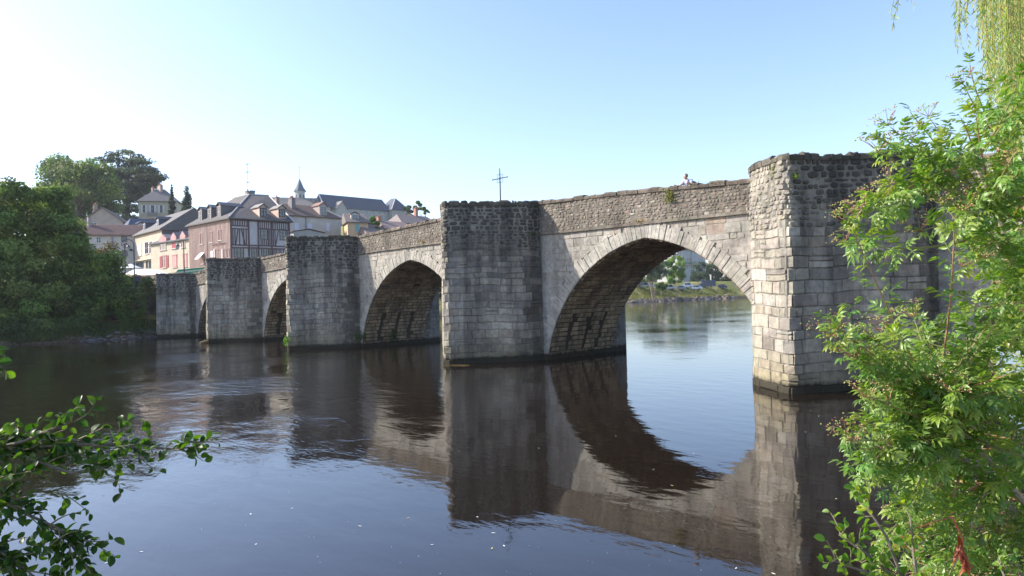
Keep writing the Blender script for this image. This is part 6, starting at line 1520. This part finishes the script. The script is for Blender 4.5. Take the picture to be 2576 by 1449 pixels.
for ti, (x, y, D) in enumerate(tips):
    tip = at_depth((x, y), D); dist = np.linalg.norm(SN-tip-np.array([.25, .1, 0]), axis=1); j = int(np.argsort(dist)[er.integers(0, 2)]); s0 = SN[j]
    mid_ = (s0+tip)/2+np.array([0, 0, -.06])+er.normal(size=3)*.05; L_ = np.linalg.norm(tip-s0)
    def P(t): return s0*(1-t)**2+2*mid_*t*(1-t)+tip*t*t
    npt = 7; EL.twig([P(t) for t in np.linspace(0, 1, npt)], list(np.linspace(.0105, .003, npt)), (.33, .20, .12) if er.random() < .4 else (.27, .25, .12), 'branch' if ti < 40 else 'twig', 4)
    ax = unit(P(1)-P(.8)); t0 = max(.1, 1-.75/L_)
    nn = int((1-t0)*L_/.075)+2
    for q in range(nn):
        t = t0+(1-t0)*(q+.5)/nn; p = P(t); a0 = er.uniform(0, 6.28)
        for s in (0, 1):
            if er.random() < .12: continue
            side = frame_from(ax, roll=a0+s*pi)[:, 1]; d = unit(side*.85+ax*.55+np.array([0, 0, .12])); upv = unit(np.array([0, 0, 1.])+er.normal(size=3)*.25+(-np.array(SUN_D))*.5)
            EL.leaf(int(er.integers(6)), p, frame_from(d, up=upv, roll=er.normal()*.35), er.uniform(.75, 1.2)*(1.0 if t < .9 else .8))
    for s in range(2):
        d = unit(ax+er.normal(size=3)*.35+np.array([0, 0, -.1])); EL.leaf(int(er.integers(6)), tip, frame_from(d, roll=er.normal()*.4), er.uniform(.6, .95))
    if er.random() < (.75 if ti < 31 else .2):
        EL.heads.append((int(er.integers(3)), tip+ax*.02, frame_from(unit(np.array([0, 0, 1.])+ax*.6+er.normal(size=3)*.25), up=(1, 0, 0)), er.uniform(1.0, 1.6)))
EL.finish(300, seed=3)
o0 = np.array(origin(EL.T))
for (k, p, R3, sc) in EL.heads:
    Rz = np.stack([R3[:, 1], R3[:, 2], R3[:, 0]], 1); o = bpy.data.objects.new('berry_cluster', hm[k]); COL.objects.link(o); o.parent = EL.T; p = p-o0; o.matrix_local = Matrix([[*(Rz[i]*sc), p[i]] for i in range(3)]+[[0, 0, 0, 1]])
EL.finish_twigs(60)

# --- alder foliage: rounded, notched leaves
def alder_leaf(seed, L=.068):
    r = np.random.default_rng(seed); sh = lambda t: (max(0.03, sin(pi*min(1, (t*.93+.06)))**.6))*(1 if t < .97 else .75)
    v, f = blade(L, L*.74, r.uniform(.1, 1.0), r.uniform(.2, .7), n=5, shape=sh); v[:, 0] += .012; n0 = len(v); v = np.concatenate([v, [[0, -.0009, 0], [0, .0009, 0], [.014, .0009, 0], [.014, -.0009, 0]]]); f = f+[(n0, n0+1, n0+2, n0+3)]
    return v, f
def alder(name, loc, label, mains, twigs, lm, seed, scale=1.0, cols=None, dens=.045, cat='branch', trunk=None, cone=True):
    A = Plant(name, loc, label, cat, lm); r = np.random.default_rng(seed)
    for i in range(5): V, F = alder_leaf(seed+i); A.proto(V, F, (cols or [(1, 1, 1), (.8, .9, .8), (1.3, 1.2, 1), (.7, .8, .8), (1.5, 1.4, 1)])[i])
    if trunk: A.twig(trunk[0], trunk[1], (.16, .14, .12), 'trunk', 8)
    for pts in mains: A.twig(pts, list(np.linspace(.012, .004, len(pts))), (.14, .12, .09), 'branch', 5)
    for (a, b) in twigs:
        a, b = np.array(a), np.array(b); m = (a+b)/2+r.normal(size=3)*.03; L_ = np.linalg.norm(b-a); P = lambda t: a*(1-t)**2+2*m*t*(1-t)+b*t*t
        A.twig([P(t) for t in np.linspace(0, 1, 5)], list(np.linspace(.0045, .0016, 5)), (.2, .17, .1), 'twig', 4)
        n = max(3, int(L_/dens))
        for q in range(n+1):
            t = .12+.88*q/n; p = P(t); ax = unit(P(min(1, t+.05))-P(t-.05)); rl = r.uniform(0, 6.28); side = frame_from(ax, roll=rl)[:, 1]; d = unit(side*.8+ax*.6+np.array([0, 0, .15])); 
            A.leaf(int(r.integers(5)), p, frame_from(d, up=unit(np.array([0, 0, 1.])+r.normal(size=3)*.55), roll=r.normal()*.5), scale*r.uniform(.5, .95))
    A.finish(300, seed=seed); A.finish_twigs(60); return A
ar = np.random.default_rng(31)
def Q(x, y, d): return at_depth((x, y), d)
mains = [[Q(-260, 1190, 3.5), Q(-60, 1140, 3.6), Q(150, 1120, 3.7), Q(330, 1118, 3.8), Q(430, 1130, 3.85), Q(500, 1105, 3.9)],
         [Q(-260, 1230, 3.5), Q(-60, 1215, 3.5), Q(60, 1290, 3.5), Q(150, 1330, 3.5), Q(200, 1400, 3.5)],
         [Q(-260, 1300, 3.4), Q(-100, 1330, 3.4), Q(20, 1400, 3.4), Q(100, 1460, 3.4)],
         [Q(-60, 1140, 3.6), Q(60, 1110, 3.6), Q(180, 1060, 3.65)],
         [Q(60, 1150, 3.6), Q(180, 1190, 3.6), Q(260, 1175, 3.65)]]
tw = []
def sub(main, n, spread, ln, xmax=None):
    for _ in range(n):
        k = ar.integers(0, len(main)-1); a = main[k]+(main[k+1]-main[k])*ar.random(); d = unit(main[k+1]-main[k]); e = a+(d*ar.uniform(.2, 1)+RIGHT0*ar.uniform(-.2, .5)+np.array([0, 0, 1.])*ar.uniform(-1, .75)*spread+FWD0*ar.uniform(-.5, .5))*ln*ar.uniform(.5, 1.2); tw.append((a, e))
sub(mains[0][:4], 40, 1.0, .22); sub(mains[0][3:], 9, .6, .13); sub(mains[1], 42, 1, .22); sub(mains[2], 32, 1, .24); sub(mains[3], 12, .9, .16); sub(mains[4], 9, .8, .13)
tw += [(Q(400, 1125, 3.85), Q(365, 1075, 3.85)), (Q(430, 1130, 3.85), Q(512, 1160, 3.85)), (Q(330, 1118, 3.8), Q(395, 1185, 3.8)), (Q(480, 1112, 3.9), Q(548, 1112, 3.95)), (Q(280, 1118, 3.8), Q(320, 1060, 3.8)), (Q(180, 1060, 3.65), Q(205, 1025, 3.65)), (Q(130, 1330, 3.5), Q(235, 1375, 3.55)), (Q(150, 1240, 3.5), Q(225, 1290, 3.5)), (Q(100, 1400, 3.45), Q(200, 1335, 3.45)), (Q(-60, 880, 3.5), Q(6, 925, 3.5)), (Q(-60, 880, 3.5), Q(2, 890, 3.5)), (Q(-40, 900, 3.5), Q(8, 948, 3.5))]
tb = np.array([-2.9, -3.2, .4])
mains.append([Q(-260, 1000, 3.4), Q(-150, 900, 3.5), Q(-60, 880, 3.5)])
mains.append([tb+np.array([0, 0, 1.4]), (tb+Q(-260, 1190, 3.5))/2+np.array([0, 0, .5]), Q(-260, 1190, 3.5)])
mains.append([tb+np.array([0, 0, 1.8]), (tb+Q(-260, 1000, 3.4))/2+np.array([0, 0, .9]), Q(-260, 1000, 3.4)])
mains.append([Q(-260, 1190, 3.5), Q(-260, 1230, 3.5), Q(-260, 1300, 3.4)])
alder('alder_tree', tuple(tb), 'alder branches with rounded dark green leaves reaching in at the lower left', mains, tw, M['alder'], 41, 1.0, cat='tree', trunk=([tb-np.array([0, 0, .5]), tb+np.array([.05, 0, 1]), tb+np.array([0, .05, 2.5]), tb+np.array([-.1, .1, 4.5])], [.13, .10, .08, .03]), dens=.03)
# --- sunlit alder shoot below the elder, and a small leafy shoot in the corner
sm = [[Q(2330, 1620, 3.6), Q(2280, 1480, 3.65), Q(2230, 1350, 3.7), Q(2190, 1290, 3.75), Q(2165, 1230, 3.8)], [Q(2280, 1480, 3.65), Q(2190, 1400, 3.65), Q(2110, 1345, 3.7)], [Q(2280, 1500, 3.6), Q(2180, 1440, 3.6), Q(2095, 1410, 3.6)], [Q(2330, 1560, 3.6), Q(2300, 1420, 3.6), Q(2290, 1300, 3.7)]]
st2 = []
for mm in sm:
    for _ in range(11):
        k = ar.integers(0, len(mm)-1); a = mm[k]+(mm[k+1]-mm[k])*ar.random(); e = a+np.array([ar.uniform(-.08, .06), ar.uniform(-.06, .06), ar.uniform(-.03, .12)])*1.1; st2.append((a, e))
gb_ = Q(2330, 1620, 3.6)
alder('alder_shoot', (gb_[0], gb_[1], 0), 'sunlit young alder shoots with round yellow green leaves under the elder', [[np.array([gb_[0]+.5, gb_[1]+.3, .0]), gb_]]+sm, st2, leaf_mat('young_alder_leaf', (.13, .22, .03), .45), 61, .9, cols=[(1, 1, 1), (1.3, 1.15, 1), (.8, .95, .8), (1.7, 1.3, .7), (.6, .8, .7)], dens=.035, cat='shoot')
sc_ = [[Q(2560, 1560, 3.7), Q(2530, 1460, 3.75), Q(2510, 1405, 3.8)], [Q(2560, 1560, 3.7), Q(2570, 1460, 3.75), Q(2560, 1420, 3.8)]]; st3 = []
for mm in sc_:
    for _ in range(7): a = mm[1]+(mm[2]-mm[1])*ar.uniform(-.3, 1); st3.append((a, a+np.array([ar.uniform(-.08, .08), ar.uniform(-.05, .05), ar.uniform(-.03, .08)])))
q = Q(2560, 1560, 3.7); alder('leafy_shoot', (q[0], q[1], 0), 'small pale green leafy shoot in the lower right corner', [[np.array([q[0]+.3, q[1]+.2, 0]), q]]+sc_, st3, leaf_mat('pale_shoot_leaf', (.14, .25, .06), .4), 71, .7, dens=.03, cat='shoot')
# dead red-brown leaves hanging under the elder
dl_ = Plant('withered_twig', tuple(Q(2420, 1370, 4.0)), 'withered twig with hanging red brown leaves at the lower right', 'twig', leaf_mat('withered_leaf', (.30, .075, .035), .3))
for i in range(3): v, f = blade(.16, .028, .5+.2*i, .5, 4); dl_.proto(v, f)
a = Q(2395, 1300, 4.0); b = Q(2425, 1400, 4.0); dl_.twig([a, (a+b)/2+np.array([.02, 0, 0]), b], [.006, .005, .003], (.35, .1, .05))
for k in range(14): t = ar.uniform(.4, 1); p = a+(b-a)*t; dl_.leaf(int(ar.integers(3)), p, frame_from(unit(np.array([ar.uniform(-.3, .3), ar.uniform(-.3, .3), -1])), up=(1, 0, 0), roll=ar.uniform(0, 6)), ar.uniform(.6, 1.1))
for k in range(14): p = Q(ar.uniform(2250, 2320), ar.uniform(1335, 1375), 4.0); dl_.leaf(int(ar.integers(3)), p, frame_from(ar.normal(size=3)), ar.uniform(.25, .5))
dl_.twig([Q(2395, 1300, 4.0), Q(2300, 1330, 4.0), Q(2260, 1360, 4.0)], [.004, .003, .002], (.3, .1, .05)); dl_.finish(40); dl_.finish_twigs(5)

# --- weeping willow, upper right
wt = np.array([3.6, 17.5, 0.4]); WI = Plant('weeping_willow', tuple(wt), 'weeping willow with long pale trailing fronds at the upper right', 'tree', M['willow'])
for i in range(4): v, f = blade(.11, .017, .35+.2*i, .3, 3); WI.proto(v, f, [(1, 1, 1), (1.2, 1.1, .9), (.8, .95, .9), (1.35, 1.2, .7)][i])
WI.twig([wt-np.array([0, 0, .6]), wt+np.array([-.2, 0, 2.5]), wt+np.array([-.8, -.6, 6]), wt+np.array([-1.6, -1.0, 10])], [.4, .33, .24, .12], (.2, .17, .13), 'trunk', 9)
wr_ = np.random.default_rng(81)
fronds = [(2262, -40, 70, 9.5), (2250, -40, 45, 9.5), (2290, -40, 15, 9.5), (2412, -30, 95, 10), (2425, -30, 55, 10), (2405, -30, 118, 10), (2455, -30, 30, 10), (2480, -30, 190, 11), (2470, -30, 120, 11)]
for _ in range(16): x = 2398+80*wr_.random(); fronds.append((x, wr_.uniform(-120, -30), wr_.uniform(10, 130), wr_.uniform(9.5, 12)))
for _ in range(210):
    x = 2462+(2680-2475)*wr_.random()**.75; y1 = wr_.uniform(60, 330)+max(0, (x-2470))*3.0; fronds.append((x, wr_.uniform(-260, -20), min(y1, 760), wr_.uniform(9.5, 13)))
for (x, y0, y1, D) in fronds:
    a = Q(x+wr_.uniform(-6, 6), y0, D); b = Q(x+wr_.uniform(-14, 10), y1, D); b[0], b[1] = a[0]+(b[0]-a[0])*.3, a[1]+(b[1]-a[1])*.3; L_ = a[2]-b[2]
    pts = [a+(b-a)*t+np.array([.05*sin(t*5+x), .05*cos(t*4+x), 0])*t for t in np.linspace(0, 1, 7)]; WI.twig(pts, list(np.linspace(.007, .0025, 7)), (.42, .34, .12), 'frond', 3)
    n = int(L_/.037)
    for q in range(n):
        t = (q+.5)/n; p = a+(b-a)*t+np.array([.05*sin(t*5+x), .05*cos(t*4+x), 0])*t; an_ = wr_.uniform(0, 6.28); d = unit(np.array([cos(an_)*.55, sin(an_)*.55, -1+wr_.uniform(-.2, .5)]))
        WI.leaf(int(wr_.integers(4)), p, frame_from(d, up=(cos(an_+1), sin(an_+1), .2), roll=wr_.uniform(-1, 1)), wr_.uniform(.7, 1.2))
for (x, D) in ((2265, 9.5), (2420, 10), (2480, 11), (2540, 10.5), (2600, 12), (2660, 11)):
    a = Q(x, -60 if x < 2450 else -150, D); c0 = wt+np.array([-1.2, -.8, 8]); WI.twig([c0, (c0+a)/2+np.array([0, 0, 1.2]), a], [.10, .05, .012], (.25, .2, .14), 'limb', 6)
WI.finish(300, seed=9); WI.finish_twigs(80)
# ------------------------------------------------------------------ summer haze over the valley
hz_ = MB(); hz_.box((0, 0, 36), (3400, 3400, 79)); m_, nt_, ns_, ls_ = new_mat('air_haze')
o_ = ns_.new('ShaderNodeOutputMaterial'); v_ = ns_.new('ShaderNodeVolumePrincipled'); v_.inputs['Color'].default_value = (.86, .92, 1, 1); v_.inputs['Density'].default_value = 0.00016; v_.inputs['Anisotropy'].default_value = 0.2
ls_.new(v_.outputs[0], o_.inputs['Volume']); tag(hz_.build('haze', m_), 'thin summer haze lying over the river valley and town', 'haze', kind='stuff')
